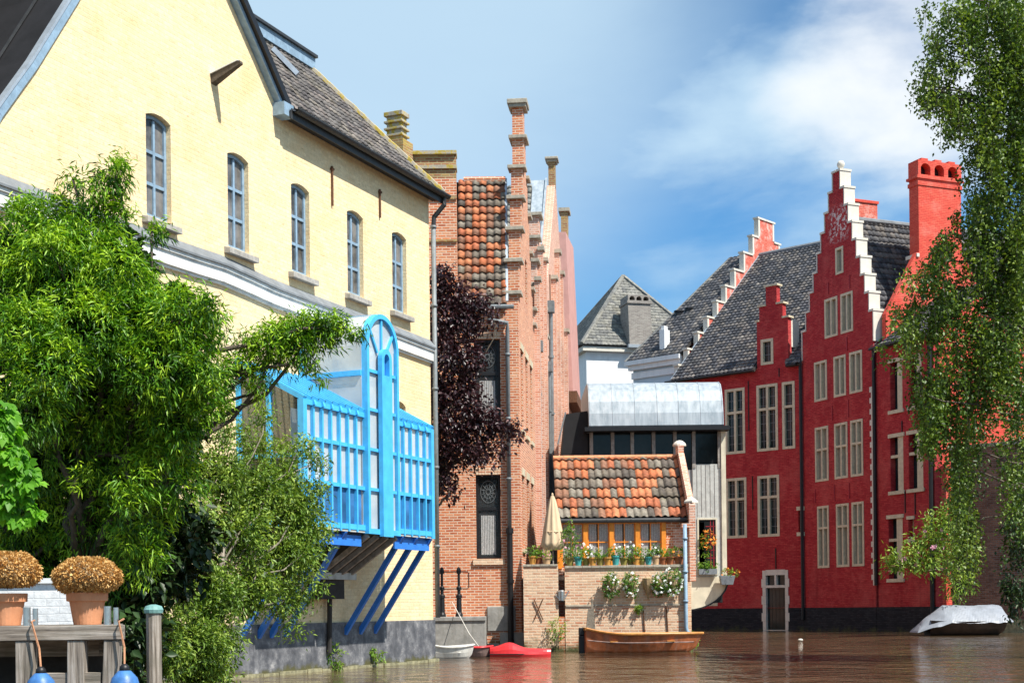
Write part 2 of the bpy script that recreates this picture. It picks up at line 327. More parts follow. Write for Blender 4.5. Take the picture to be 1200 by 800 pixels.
# bay glazing: pale, dirty, partly see-through
def mk_bay_glass():
    m, nt, N, L, b = nmat('bay_glass')
    tc = N.new('ShaderNodeTexCoord').outputs['Object']
    n = noise(N, L, tc, 1.6, 4, .6)
    L.new(mixc(N, L, mrange(N, L, n, .35, .65), (.56, .64, .70), (.78, .80, .80)), b.inputs['Base Color'])
    b.inputs['Roughness'].default_value = .12; b.inputs['Specular IOR Level'].default_value = .6
    t = N.new('ShaderNodeBsdfTransparent'); t.inputs[0].default_value = (.9, .95, .97, 1)
    ms = N.new('ShaderNodeMixShader'); ms.inputs[0].default_value = .42
    L.new(b.outputs[0], ms.inputs[1]); L.new(t.outputs[0], ms.inputs[2]); L.new(ms.outputs[0], N['Material Output'].inputs[0])
mk_bay_glass()
mk_glass('bay_blue_glass', (.05, .16, .36), .12, .5)
def mk_clear():
    m, nt, N, L, b = nmat('clear_glass'); b.inputs['Base Color'].default_value = (.1, .1, .1, 1); b.inputs['Roughness'].default_value = .04
    t = N.new('ShaderNodeBsdfTransparent'); ms = N.new('ShaderNodeMixShader'); ms.inputs[0].default_value = .85
    L.new(b.outputs[0], ms.inputs[1]); L.new(t.outputs[0], ms.inputs[2]); L.new(ms.outputs[0], N['Material Output'].inputs[0])
mk_clear()
def mk_zinc_roof():
    m, nt, N, L, b = nmat('zinc_roof')
    tc = N.new('ShaderNodeTexCoord').outputs['Object']
    s = streaks(N, L, tc, 7, .6); n = noise(N, L, tc, 2, 6, .7)
    c = mixc(N, L, mrange(N, L, s, .35, .65), (.24, .29, .33), (.40, .45, .49))
    c = mixc(N, L, mrange(N, L, n, .5, .7, 0, .5), c, (.50, .53, .55))
    L.new(c, b.inputs['Base Color']); b.inputs['Roughness'].default_value = .5; b.inputs['Metallic'].default_value = .15
    bumpn(N, L, b, n, .15, .02)
mk_zinc_roof()
def mk_water():
    m, nt, N, L, b = nmat('canal_water')
    tc = N.new('ShaderNodeTexCoord').outputs['Object']
    n0 = noise(N, L, tc, .25, 3, .5)
    L.new(mixc(N, L, mrange(N, L, n0, .35, .65), (.070, .044, .024), (.13, .080, .042)), b.inputs['Base Color'])
    b.inputs['Roughness'].default_value = .04; b.inputs['IOR'].default_value = 1.333
    mp = N.new('ShaderNodeMapping'); mp.inputs['Scale'].default_value = (1.0, .75, 1); mp.inputs['Rotation'].default_value = (0, 0, .3); L.new(tc, mp.inputs[0])
    a = noise(N, L, mp.outputs[0], 1.1, 2, .5); c = noise(N, L, mp.outputs[0], 3.6, 3, .55)
    s = N.new('ShaderNodeMath'); s.operation = 'MULTIPLY_ADD'; s.inputs[1].default_value = .45; L.new(c, s.inputs[0]); L.new(a, s.inputs[2])
    bp = bumpn(N, L, b, s.outputs[0], 1.0, .11)
mk_water()

# ------------------------------------------------------------------ objects
def tag(o, label=None, cat=None, group=None, kind=None):
    for k, v in (('label', label), ('category', cat), ('group', group), ('kind', kind)):
        if v: o[k] = v
    return o
def thing(name, label, cat, loc=(0, 0, 0), rz=0, group=None):
    o = bpy.data.objects.new(name, None); COL.objects.link(o); o.empty_display_size = .3
    o.location = loc; o.rotation_euler = (0, 0, rz); return tag(o, label, cat, group)
def house(name, fr, label, cat='house', group=None): return thing(name, label, cat, (fr.o[0], fr.o[1], 0), fr.yaw(), group)

def box_uv(me):
    uvl = me.uv_layers.new(name='UVMap'); n = len(me.loops)
    co = [v.co for v in me.vertices]; arr = np.zeros(n * 2)
    for p in me.polygons:
        nn = p.normal
        if abs(nn.z) > .985: U = Vector((1, 0, 0)); V = Vector((0, 1, 0))
        else:
            U = Vector((-nn.y, nn.x, 0)).normalized(); V = nn.cross(U)
            if V.z < 0: V = -V
        for li in p.loop_indices:
            c = co[me.loops[li].vertex_index]; arr[2 * li] = c.dot(U); arr[2 * li + 1] = c.dot(V)
    uvl.data.foreach_set('uv', arr)

class MB:
    def __init__(s): s.v = []; s.f = []; s.uv = {}
    def face(s, pts, uvs=None):
        b = len(s.v); s.v += [tuple(p) for p in pts]; s.f.append(tuple(range(b, b + len(pts))))
        if uvs: s.uv[len(s.f) - 1] = uvs
        return s
    def hexa(s, p):
        b = len(s.v); s.v += [tuple(q) for q in p]
        for q in ((0, 3, 2, 1), (4, 5, 6, 7), (0, 1, 5, 4), (1, 2, 6, 5), (2, 3, 7, 6), (3, 0, 4, 7)): s.f.append(tuple(b + i for i in q))
        return s
    def box(s, x0, x1, y0, y1, z0, z1):
        return s.hexa([(x0, y0, z0), (x1, y0, z0), (x1, y1, z0), (x0, y1, z0), (x0, y0, z1), (x1, y0, z1), (x1, y1, z1), (x0, y1, z1)])
    def bar(s, a, b, w, h=None, up=(0, 0, 1)):
        """rectangular bar from a to b, w wide sideways and h deep"""
        a = Vector(a); b = Vector(b); h = w if h is None else h; d = (b - a).normalized(); u = Vector(up)
        if abs(d.dot(u)) > .98: u = Vector((0, 1, 0))
        sx = d.cross(u).normalized() * w / 2; sy = sx.cross(d).normalized() * h / 2
        return s.hexa([a - sx - sy, a + sx - sy, a + sx + sy, a - sx + sy, b - sx - sy, b + sx - sy, b + sx + sy, b - sx + sy])
    def tube(s, pts, rad, n=8, cap=True):
        pts = [Vector(p) for p in pts]; rad = rad if hasattr(rad, '__len__') else [rad] * len(pts)
        b = len(s.v); ref = Vector((.3, .2, 1)).normalized()
        for i, p in enumerate(pts):
            d = (pts[min(i + 1, len(pts) - 1)] - pts[max(i - 1, 0)]).normalized()
            if abs(d.dot(ref)) > .97: ref = Vector((1, .1, 0)).normalized()
            u = d.cross(ref).normalized(); w = u.cross(d)
            for k in range(n):
                a = 2 * PI * k / n; s.v.append(tuple(p + (u * math.cos(a) + w * math.sin(a)) * rad[i]))
        for i in range(len(pts) - 1):
            for k in range(n):
                k2 = (k + 1) % n; s.f.append((b + i * n + k, b + i * n + k2, b + (i + 1) * n + k2, b + (i + 1) * n + k))
        if cap: s.f.append(tuple(b + k for k in range(n))[::-1]); s.f.append(tuple(b + (len(pts) - 1) * n + k for k in range(n)))
        return s
    def lathe(s, prof, c=(0, 0, 0), n=16):
        b = len(s.v)
        for r, z in prof:
            for k in range(n):
                a = 2 * PI * k / n; s.v.append((c[0] + r * math.cos(a), c[1] + r * math.sin(a), c[2] + z))
        for i in range(len(prof) - 1):
            for k in range(n):
                k2 = (k + 1) % n; s.f.append((b + i * n + k, b + i * n + k2, b + (i + 1) * n + k2, b + (i + 1) * n + k))
        s.f.append(tuple(b + k for k in range(n))[::-1]); s.f.append(tuple(b + (len(prof) - 1) * n + k for k in range(n)))
        return s
    def wall(s, outline, holes=(), y0=0, thick=.3, ax='x', c=0):
        """a wall standing in the x-z plane (ax='x') or the y-z plane (ax='y') with real openings"""
        loops = [list(outline)] + [list(h) for h in holes]
        def P(a, z, d): return (a, y0 + d, z) if ax == 'x' else (y0 + d, a, z)
        tri = tessellate_polygon([[Vector((a, z, 0)) for a, z in l] for l in loops])
        flat = [q for l in loops for q in l]; b = len(s.v); n = len(flat)
        for d in (0, thick):
            for a, z in flat: s.v.append(P(a, z, d))
        for t in tri: s.f.append(tuple(b + i for i in t)); s.f.append(tuple(b + n + i for i in reversed(t)))
        k = 0
        for l in loops:
            m = len(l)
            for i in range(m):
                j = (i + 1) % m; s.f.append((b + k + i, b + k + j, b + n + k + j, b + n + k + i))
            k += m
        return s
    def build(s, name, mat, parent=None, smooth=False, uv=True, recalc=True, bevel=0):
        me = bpy.data.meshes.new(name); me.from_pydata(s.v, [], s.f); me.update()
        if recalc:
            bm = bmesh.new(); bm.from_mesh(me); bmesh.ops.recalc_face_normals(bm, faces=bm.faces); bm.to_mesh(me); bm.free()
        if s.uv:
            ul = me.uv_layers.new(name='UVMap')
            for fi, us in s.uv.items():
                for li, u in zip(me.polygons[fi].loop_indices, us): ul.data[li].uv = u
        elif uv: box_uv(me)
        me.materials.append(MAT[mat] if isinstance(mat, str) else mat)
        if smooth:
            for p in me.polygons: p.use_smooth = True
        o = bpy.data.objects.new(name, me); COL.objects.link(o); o.parent = parent
        if bevel:
            bv = o.modifiers.new('bevel', 'BEVEL'); bv.width = bevel; bv.segments = 2; bv.limit_method = 'ANGLE'
        return o
def build_each(mb, name, mat, parent, fn=None, **k):
    """every loose box of mb as an object of its own"""
    for i in range(0, len(mb.v), 8):
        q = MB(); q.v = mb.v[i:i + 8]; q.f = [tuple(j - i for j in f) for f in mb.f if f[0] >= i and f[0] < i + 8]
        (fn(q, name, mat, parent, **k) if fn else q.build(name, mat, parent, **k))
def rect(x0, x1, z0, z1): return [(x0, z0), (x1, z0), (x1, z1), (x0, z1)]
def arch(x0, x1, z0, z1, rise, n=6):
    """opening with a segmental arch: z1 is the crown"""
    w = (x1 - x0) / 2; cx = (x0 + x1) / 2
    if rise >= w: rr = w; pts = [(cx + w * math.cos(a), z1 - w + w * math.sin(a)) for a in [PI * k / (2 * n) for k in range(2 * n + 1)]]
    else:
        R_ = (w * w + rise * rise) / (2 * rise); a0 = math.asin(w / R_)
        pts = [(cx + R_ * math.sin(a), z1 - R_ + R_ * math.cos(a)) for a in [a0 - 2 * a0 * k / (2 * n) for k in range(2 * n + 1)]]
    return [(x0, z0), (x1, z0)] + pts

def tiles(O, U, V, w, l, tw, th, mat, parent, name='roof_tiles', clip=None, amp=.035, lift=.045, seg=5, jit=.006, deck='dark_underside', flat=False):
    """courses of real overlapping pantiles on the plane O + u*U + v*V, clipped to a convex polygon"""
    O = Vector(O); U = Vector(U).normalized(); V = Vector(V).normalized(); Nn = U.cross(V).normalized()
    if Nn.z < 0: Nn = -Nn
    clip = clip or [(0, 0), (w, 0), (w, l), (0, l)]
    bm = bmesh.new(); ul = bm.loops.layers.uv.new('UVMap')
    us = [c[0] for c in clip]; vs = [c[1] for c in clip]
    i0, i1 = int(math.floor(min(us) / tw)), int(math.ceil(max(us) / tw)); j0, j1 = int(math.floor(min(vs) / th)), int(math.ceil(max(vs) / th))
    def inside(u, v):
        pos = neg = False
        for k in range(len(clip)):
            a = clip[k]; b = clip[(k + 1) % len(clip)]; cr = (b[0] - a[0]) * (v - a[1]) - (b[1] - a[1]) * (u - a[0])
            if cr > .35: pos = True
            if cr < -.35: neg = True
        return not (pos and neg)
    for j in range(j0, j1):
        for i in range(i0, i1):
            if not any(inside(i * tw + a * tw, j * th + b_ * th) for a in (0, .5, 1) for b_ in (0, .5, 1)): continue
            dz = random.uniform(-jit, jit); sk = random.uniform(-jit, jit) * 1.5; lows = []; tops = []
            for k in range(seg + 1):
                t = k / seg
                if flat: prof = .004 * math.sin(PI * t)
                else: prof = amp * (math.sin(2 * PI * (t - .12)) * .5 + .5)
                u = (i + t) * tw; vlo = j * th + sk + (.012 * math.sin(PI * t)); vhi = (j + 1) * th + .02
                lows.append(((u, vlo, prof + lift + dz), (u, vlo, prof + lift - .028 + dz))); tops.append((u, vhi, prof + .008 + dz))
            top = [bm.verts.new(p) for p in tops]; lo = [bm.verts.new(p[0]) for p in lows]; un = [bm.verts.new(p[1]) for p in lows]
            for k in range(seg):
                for q in ((lo[k], lo[k + 1], top[k + 1], top[k]), (un[k], un[k + 1], lo[k + 1], lo[k])):
                    f = bm.faces.new(q)
                    for lp in f.loops: lp[ul].uv = (i + .5, j + .5)
    ca = sum(clip[k][0] * clip[(k + 1) % len(clip)][1] - clip[(k + 1) % len(clip)][0] * clip[k][1] for k in range(len(clip)))
    for k in range(len(clip)):
        a = clip[k]; b = clip[(k + 1) % len(clip)]
        no = Vector((b[1] - a[1], -(b[0] - a[0]), 0)) * (1 if ca > 0 else -1)
        bmesh.ops.bisect_plane(bm, geom=bm.verts[:] + bm.edges[:] + bm.faces[:], plane_co=(a[0], a[1], 0), plane_no=no, clear_outer=True)
    me = bpy.data.meshes.new(name)
    for v in bm.verts: v.co = O + U * v.co.x + V * v.co.y + Nn * v.co.z
    bm.to_mesh(me); bm.free(); me.materials.append(MAT[mat])
    for p in me.polygons: p.use_smooth = not flat
    o = bpy.data.objects.new(name, me); COL.objects.link(o); o.parent = parent
    d = MB(); pts = [O + U * c[0] + V * c[1] - Nn * .02 for c in clip]; low = [p - Nn * .12 for p in pts]
    d.face(pts); d.face(low[::-1])
    for k in range(len(pts)): d.face([pts[k], pts[(k + 1) % len(pts)], low[(k + 1) % len(pts)], low[k]])
    d.build('roof_deck', deck, o)
    return o

def window(parent, x0, x1, z0, z1, yf, fm, pm, nx=2, rows=(), fw=.05, mw=.035, depth=.06, rise=0, name='window', rowsx=None, pane_back=.035, trim=None):
    """frame with mullions and glazing bars, its pane behind; all real boxes set at depth yf"""
    fr = MB()
    if rise:
        o = arch(x0, x1, z0, z1, rise); i = arch(x0 + fw, x1 - fw, z0 + fw, z1 - fw, rise * .8); fr.wall(o, [i], yf, depth)
    else: fr.wall(rect(x0, x1, z0, z1), [rect(x0 + fw, x1 - fw, z0 + fw, z1 - fw)], yf, depth)
    zt = z1 - fw - (rise * .25 if rise else 0)
    for k in range(1, nx):
        xc = x0 + (x1 - x0) * k / nx; fr.box(xc - mw / 2, xc + mw / 2, yf + .003, yf + depth - .003, z0 + fw - .002, zt)
    for r in rows:
        zc = z0 + (z1 - z0) * r
        for k in range(nx):
            a = x0 + (x1 - x0) * k / nx + (fw if k == 0 else mw / 2) - .002; b = x0 + (x1 - x0) * (k + 1) / nx - (fw if k == nx - 1 else mw / 2) + .002
            fr.box(a, b, yf + .006, yf + depth - .006, zc - mw / 2, zc + mw / 2)
    w = fr.build(name, fm, parent)
    pn = MB()
    if rise: pn.wall(arch(x0 + fw * .5, x1 - fw * .5, z0 + fw * .5, z1 - fw * .5, rise * .8), [], yf + pane_back, .012)
    else: pn.box(x0 + fw * .5, x1 - fw * .5, yf + pane_back, yf + pane_back + .012, z0 + fw * .5, z1 - fw * .5)
    pn.build('pane', pm, w)
    return w

# foliage ----------------------------------------------------------
def leaves_obj(name, mat, parent, pos, dirs, length, width, tint, fold=.25, nrm=None, wide=.45):
    """one folded four-cornered leaf per entry"""
    n = len(pos); d = dirs / np.linalg.norm(dirs, axis=1, keepdims=True)
    if nrm is None: nrm = rng.normal(size=(n, 3)) * .55 + np.array([0, 0, .8])
    s = np.cross(d, nrm); s /= np.linalg.norm(s, axis=1, keepdims=True) + 1e-9; up = np.cross(s, d)
    L_ = length[:, None]; Wd = width[:, None]
    a = pos; c = pos + d * L_ - np.array([0, 0, 1]) * L_ * .12
    mid = pos + d * L_ * wide
    b = mid + s * Wd * .5 + up * Wd * fold; e = mid - s * Wd * .5 + up * Wd * fold
    v = np.stack([a, b, c, e], axis=1).reshape(-1, 3)
    idx = np.arange(n)[:, None] * 4
    f = np.concatenate([idx + np.array([0, 1, 2]), idx + np.array([0, 2, 3])], axis=1).reshape(-1)
    me = bpy.data.meshes.new(name); me.vertices.add(4 * n); me.vertices.foreach_set('co', v.ravel().astype(np.float32))
    me.loops.add(6 * n); me.loops.foreach_set('vertex_index', f.astype(np.int32))
    me.polygons.add(2 * n); me.polygons.foreach_set('loop_start', np.arange(0, 6 * n, 3, dtype=np.int32))
    try: me.polygons.foreach_set('loop_total', np.full(2 * n, 3, dtype=np.int32))
    except Exception: pass
    at_ = me.attributes.new('tint', 'FLOAT', 'POINT'); at_.data.foreach_set('value', np.repeat(tint, 4).astype(np.float32))
    me.update(calc_edges=True); me.validate()
    me.materials.append(MAT[mat]); o = bpy.data.objects.new(name, me); COL.objects.link(o); o.parent = parent
    return o
def in_lobe(c, r, n, shell=.45):
    d = rng.normal(size=(n, 3)); d /= np.linalg.norm(d, axis=1, keepdims=True)
    q = (shell + (1 - shell) * rng.random(n) ** .6)[:, None]
    return np.array(c) + d * q * np.array(r), d
def tufts(lobes, per, spread=.8, droop=.4, out=.7, shell=.45, ll=(.09, .14), lw=(.016, .024), rad=.05, clump_tint=.35, base_tint=.5):
    """lobes: (centre, radii, number of tufts). Returns arrays for leaves_obj."""
    P, D, T = [], [], []
    for c, r, n in lobes:
        p, d = in_lobe(c, r, n, shell)
        td = d * out + rng.normal(size=d.shape) * .45; td[:, 2] -= droop * .5
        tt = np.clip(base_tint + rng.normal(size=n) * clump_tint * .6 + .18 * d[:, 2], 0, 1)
        m = per
        pp = np.repeat(p, m, 0) + rng.normal(size=(n * m, 3)) * rad
        dd = np.repeat(td, m, 0) + rng.normal(size=(n * m, 3)) * spread; dd[:, 2] -= droop
        P.append(pp); D.append(dd); T.append(np.clip(np.repeat(tt, m) + rng.normal(size=n * m) * .16, 0, 1))
    P = np.concatenate(P); D = np.concatenate(D); T = np.concatenate(T); k = len(P)
    return P, D, rng.uniform(*ll, k), rng.uniform(*lw, k), T
def limb(mb, a, b, r0, r1, n=7, wob=.06, seed=0):
    rn = random.Random(seed); a = Vector(a); b = Vector(b); L_ = (b - a).length
    pts = [a.lerp(b, k / n) + Vector((rn.uniform(-1, 1), rn.uniform(-1, 1), rn.uniform(-.5, .5))) * wob * L_ * (0 if k in (0, n) else 1) + Vector((0, 0, math.sin(PI * k / n) * L_ * .05)) for k in range(n + 1)]
    mb.tube(pts, [r0 + (r1 - r0) * k / n for k in range(n + 1)], 7)

# ================================================================== SETTING
def make_water():
    m = MB(); m.face([(-400, -60, 0), (400, -60, 0), (400, 700, 0), (-400, 700, 0)])
    o = m.build('canal_water', 'canal_water'); tag(o, kind='structure')
    m = MB(); m.face([(-600, -100, -2.5), (600, -100, -2.5), (600, 900, -2.5), (-600, 900, -2.5)])
    o = m.build('canal_bed', 'earth'); tag(o, kind='structure')
make_water()
# garden bank on the left and quay under the yellow house's near end
m = MB(); m.hexa([(-16, 6, -2), (-4.4, 6, -2), (-6.0, 21.5, -2), (-16, 21.5, -2), (-16, 6, .25), (-4.4, 6, .25), (-6.0, 21.5, .25), (-16, 21.5, .25)])
tag(m.build('garden_ground', 'earth'), kind='structure')
# far ground that the houses stand on
m = MB()
m.face([(-60, 75, .05), (6, 75, .05), (22, 90, .05), (200, 62, .05), (400, 600, .05), (-300, 600, .05)])
tag(m.build('town_ground', 'earth'), kind='structure')

# ================================================================== YELLOW HOUSE
WA = water_pt(279, 794); WB = water_pt(496, 775.6)
FY = Frame(WA, (WB.x - WA.x, WB.y - WA.y))
def yellow_house():
    h = house('yellow_house', FY, 'large pale yellow brick house with blue trim and a blue glazed bay over the water')
    X1 = 7.78; XL = -9.5
    wc = [-2.12, .18, 2.28, 4.40, 6.33]
    holes = [arch(c - .33, c + .33, 7.72, 9.45, .075) for c in wc] + [arch(6.0, 6.55, 5.0, 5.75, .10)]
    ax, az = -2.0, 14.1
    VL = [(-7.0, 6.6), (-6.2, 7.5)] + [FY.hit(*q) for q in ((0, 138), (41, 81), (91, 0))] + [(-2.9, 12.55)]; print('VL', VL)
    outline = [(XL, .95), (X1, .95), (X1, 10.72), (1.36, 10.80), (.7, 11.45), (ax, az)] + VL[::-1] + [(XL, 7.0)]
    MB().wall(outline, holes, 0, .4).build('wall', 'yellow_brick', h)
    # far end wall and back wall
    m = MB(); m.wall([(.4, .9), (7, .9), (7, 10.6), (3.9, 14.2), (.4, 10.6)], [], X1 - .4, .4, ax='y'); m.wall(rect(XL, X1, .9, 10.6), [], 7, .3)
    m.build('rear_wall', 'yellow_brick', h)
    m = MB(); m.box(XL, X1 + .02, -.04, .38, -1.5, .952); m.build('plinth', 'tar_plinth', h)
    # moss-grown footing just above the water
    m = MB()
    for k in range(34):
        a = XL + k * .51; m.box(a, a + .515, -.05 - random.random() * .07, 0, -.6, .03 + random.random() * .04)
    m.build('footing', 'moss_stone', h)
    # cornice: stepped mouldings
    m = MB()
    xs = [XL, -3.4, -2.2, -1.2, -.4, .4, 1.2, 2.4, 4, 6, X1]; dz = [.05, .05, .04, .05, .07, .03, -.02, -.04, -.05, -.07, -.10]
    def run(mb, y, z0, z1):
        for k in range(len(xs) - 1):
            a, b = xs[k], xs[k + 1]; p, q = dz[k], dz[k + 1]
            mb.hexa([(a, y, z0 + p), (b, y, z0 + q), (b, .002, z0 + q), (a, .002, z0 + p), (a, y, z1 + p), (b, y, z1 + q), (b, .002, z1 + q), (a, .002, z1 + p)])
    for y, z0, z1 in ((-.05, 6.90, 6.95), (-.09, 6.95, 7.165), (-.125, 7.165, 7.225)): run(m, y, z0, z1)
    c = m.build('cornice', 'cornice_white', h)
    m = MB()
    for k in range(len(xs) - 1):
        a, b = xs[k], xs[k + 1]; p, q = dz[k], dz[k + 1]
        m.hexa([(a, -.16, 7.225 + p), (b, -.16, 7.225 + q), (b, .002, 7.225 + q), (a, .002, 7.225 + p), (a, -.16, 7.26 + p), (b, -.16, 7.26 + q), (b, -.001, 7.44 + q), (a, -.001, 7.44 + p)])
    m.build('cornice_flashing', 'lead_grey', c)
    for k, cx in enumerate(wc):
        w = window(h, cx - .325, cx + .325, 7.725, 9.44, .09, 'blue_grey_paint', 'old_pane', nx=2, rows=(.33, .64), fw=.06, mw=.055, depth=.06, rise=.075)
        m = MB(); m.hexa([(cx - .46, -.13, 7.56), (cx + .46, -.13, 7.56), (cx + .46, .16, 7.58), (cx - .46, .16, 7.58), (cx - .46, -.13, 7.66), (cx + .46, -.13, 7.66), (cx + .46, .16, 7.725), (cx - .46, .16, 7.725)])
        m.build('sill', 'sill_stone', w, bevel=.008)
    window(h, 6.005, 6.545, 5.0, 5.74, .17, 'blue_grey_paint', 'dark_glass', nx=1, rise=.10)
    # wall anchors
    for px, y0, y1 in ((388, 195, 241), (444, 222, 255)):
        a = FY.hit(px, y0); b = FY.hit(px, y1); m = MB(); m.box(a[0] - .02, a[0] + .02, -.04, .01, b[1], a[1]); m.box(a[0] - .045, a[0] + .045, -.055, .01, a[1] - .08, a[1] - .04); m.build('wall_anchor', 'rust', h)
    # stub of the old hoist beam
    a = FY.hit(250, 96)
    m = MB(); m.hexa([(a[0] - .09, .1, a[1] - .10), (a[0] + .09, .1, a[1] - .10), (a[0] + .09, .1, a[1] + .10), (a[0] - .09, .1, a[1] + .10), (a[0] - .04, -.60, a[1] + .22), (a[0] + .04, -.60, a[1] + .22), (a[0] + .05, -.58, a[1] + .27), (a[0] - .05, -.58, a[1] + .27)]); bs = m.build('beam_stub', 'bark', h)
    m = MB(); m.hexa([(a[0] - .11, .0, a[1] + .105), (a[0] + .11, .0, a[1] + .105), (a[0] + .11, .0, a[1] + .125), (a[0] - .11, .0, a[1] + .125), (a[0] - .06, -.55, a[1] + .272), (a[0] + .06, -.55, a[1] + .272), (a[0] + .06, -.55, a[1] + .285), (a[0] - .06, -.55, a[1] + .285)]); m.build('beam_lit_top', 'white_paint', bs)  # thin white sheet painting the sunlit top of the stub
    # bargeboards
    def barge(pts, mat, w, y0, y1, name='bargeboard'):
        mb = MB()
        for (x0, z0), (x1, z1) in zip(pts, pts[1:]):
            d = Vector((x1 - x0, 0, z1 - z0)).normalized(); n = Vector((-d.z, 0, d.x)) * w
            if n.z < 0: n = -n
            mb.hexa([(x0, y0, z0), (x1, y0, z1), (x1, y1, z1), (x0, y1, z0), (x0 + n.x, y0, z0 + n.z), (x1 + n.x, y0, z1 + n.z), (x1 + n.x, y1, z1 + n.z), (x0 + n.x, y1, z0 + n.z)])
        return mb.build(name, mat, h)
    L_ = VL + [(ax, az)]
    b = barge(L_, 'blue_grey_paint', .11, -.05, .055)
    barge([(x - .10, z + .065) for x, z in L_], 'lead_flash', .04, -.06, .06, 'verge_flashing')
    m = MB()
    for (xa, za), (xb, zb_) in zip(L_, L_[1:]):
        m.hexa([(xa, .06, za - .3), (xb, .06, zb_ - .3), (xb, 9, zb_ - .3), (xa, 9, za - .3), (xa - .08, .06, za + .10), (xb - .08, .06, zb_ + .10), (xb - .08, 9, zb_ + .10), (xa - .08, 9, za + .10)])
    gr = m.build('gable_roof', 'black_slate_wall', h)
    m = MB()
    for k in range(7):
        y_ = .7 + k * 1.1
        for (xa, za), (xb, zb_) in zip(L_, L_[1:]): m.bar((xa - .10, y_, za + .13), (xb - .10, y_, zb_ + .13), .03, .03, up=(0, 1, 0))
    m.build('roof_seams', 'dark_gutter', gr)
    R_ = [(1.52, 10.64), (.7, 11.47), (ax, az)]
    barge(R_, 'blue_grey_paint', .16, -.14, .2)
    barge([(x + .05, z + .05) for x, z in R_], 'black_paint', .13, -.22, .2, 'verge_cap')
    m = MB(); m.box(1.34, 1.66, -.26, .05, 10.50, 10.74); m.build('bargeboard_foot', 'blue_grey_paint', h)
    # main roof
    pit = math.radians(50); e0 = Vector((1.62, -.22, 10.70)); V = Vector((0, math.cos(pit), math.sin(pit)))
    n = Vector((0, -math.sin(pit), math.cos(pit)))
    def on_roof(px, py):
        r = ray(px, py); dv = Vector((r[0] * FY.dx + 1.0 * FY.dy, -r[0] * FY.dy + 1.0 * FY.dx, r[2]))
        o = Vector((-(FY.o[0] * FY.dx + FY.o[1] * FY.dy), -(-FY.o[0] * FY.dy + FY.o[1] * FY.dx), EYE))
        t = (e0 - o).dot(n) / dv.dot(n); p = o + dv * t; return (p.x - e0.x, (p - e0).dot(V))
    q = on_roof(358, 78); ridge_v = q[1]; print('ridge', q, on_roof(285, 25), on_roof(450, 170))
    W_ = X1 + .25 - 1.62
    clip = [(0, 0), (W_, 0), (q[0], ridge_v), (-3.5, ridge_v), (-3.5, 4.6), (-.15, .55)]
    clip = [(0, 0), (W_, 0), (q[0], ridge_v), (-3.5, ridge_v), (-3.5, 4.9), (-.05, .4)]
    tiles(e0, (1, 0, 0), V, W_, ridge_v, .17, .21, 'grey_pantile', h, 'roof', clip=[(0, 0), (W_, 0), (q[0], ridge_v), (-1.6, ridge_v)], amp=.03, lift=.035, seg=5)
    # hipped end and back slope
    rp = e0 + Vector((q[0], 0, 0)) + V * ridge_v
    m = MB(); A_ = Vector((X1 + .2, -.2, 10.68)); B_ = Vector((X1 + .2, 8.2, 10.68)); R2 = Vector((-8, rp.y, rp.z))
    m.face([A_, B_, rp + Vector((0, 0, -.05))]); m.face([B_, (-8, 8.2, 10.68), R2, rp + Vector((0, 0, -.05))]); m.build('hip_roof', 'dark_underside', h)
    # mossy hip tiles
    m = MB(); hipa = e0 + Vector((W_, 0, 0))
    m.tube([hipa.lerp(rp, k / 30) + n * .05 + Vector((0, 0, random.uniform(-.01, .02))) for k in range(31)], .07, 6); m.build('hip_tiles', 'mossy_cap', h)
    # blue ridge beam with flashing
    z = rp.z
    m = MB(); m.box(-3, rp.x + .15, rp.y - .16, rp.y + .1, z - .05, z + .20); r_ = m.build('ridge_beam', 'blue_grey_paint', h)
    m = MB(); m.box(-3, rp.x + .17, rp.y - .22, rp.y + .16, z + .20, z + .26); m.build('ridge_capping', 'dark_gutter', r_)
    # skylight
    s0 = on_roof(316, 62); s1 = on_roof(345, 92)
    c = e0 + Vector((s0[0], 0, 0)) + V * s0[1]
    mb = MB(); mb.bar(c + n * .10, c + n * .10 + Vector((s1[0] - s0[0], 0, 0)) + V * (s1[1] - s0[1]), .13, .1); mb.build('skylight_flashing', 'lead_flash', h)
    # soffit, gutter
    m = MB(); m.box(1.5, X1 + .2, -.28, 0, 10.56, 10.60); m.build('soffit', 'dark_underside', h)
    m = MB()
    for k in range(7):
        a = -PI + PI * k / 6
    prof = [(-.36 + .085 * math.cos(a) - .0, 10.66 + .085 * math.sin(a)) for a in [PI + PI * k / 8 for k in range(9)]]
    outer = prof; inner = [(-.36 + .07 * math.cos(a), 10.665 + .07 * math.sin(a)) for a in [2 * PI - PI * k / 8 for k in range(9)]]
    loop = outer + inner
    for k in range(len(loop)):
        a = loop[k]; b_ = loop[(k + 1) % len(loop)]; m.face([(1.55, a[0], a[1]), (X1 + .28, a[0], a[1]), (X1 + .28, b_[0], b_[1]), (1.55, b_[0], b_[1])])
    g = m.build('gutter', 'dark_gutter', h)
    m = MB(); m.box(1.5, X1 + .2, -.30, -.27, 10.46, 10.62); m.build('fascia', 'dark_gutter', h)
    # downpipe on the far corner
    m = MB(); x = X1 + .07
    m.tube([(x + .05, -.34, 10.6), (x + .05, -.34, 10.42), (x, -.1, 10.15), (x, -.08, 9.9)], .055, 10)
    d = MB(); d.tube([(x, -.08, 9.95), (x, -.08, 1.0)], .055, 10)
    for zz in (9.9, 8.1, 6.2, 4.4, 2.6): d.tube([(x, -.08, zz), (x, -.08, zz + .06)], .072, 10)
    p = d.build('downpipe', 'zinc_pipe', h, smooth=True); m.build('downpipe_head', 'dark_gutter', p)
    # chimney on the far party wall, moss on its slabs
    cb = FY.hit(467, 172, 4.2)
    cx, cz = cb
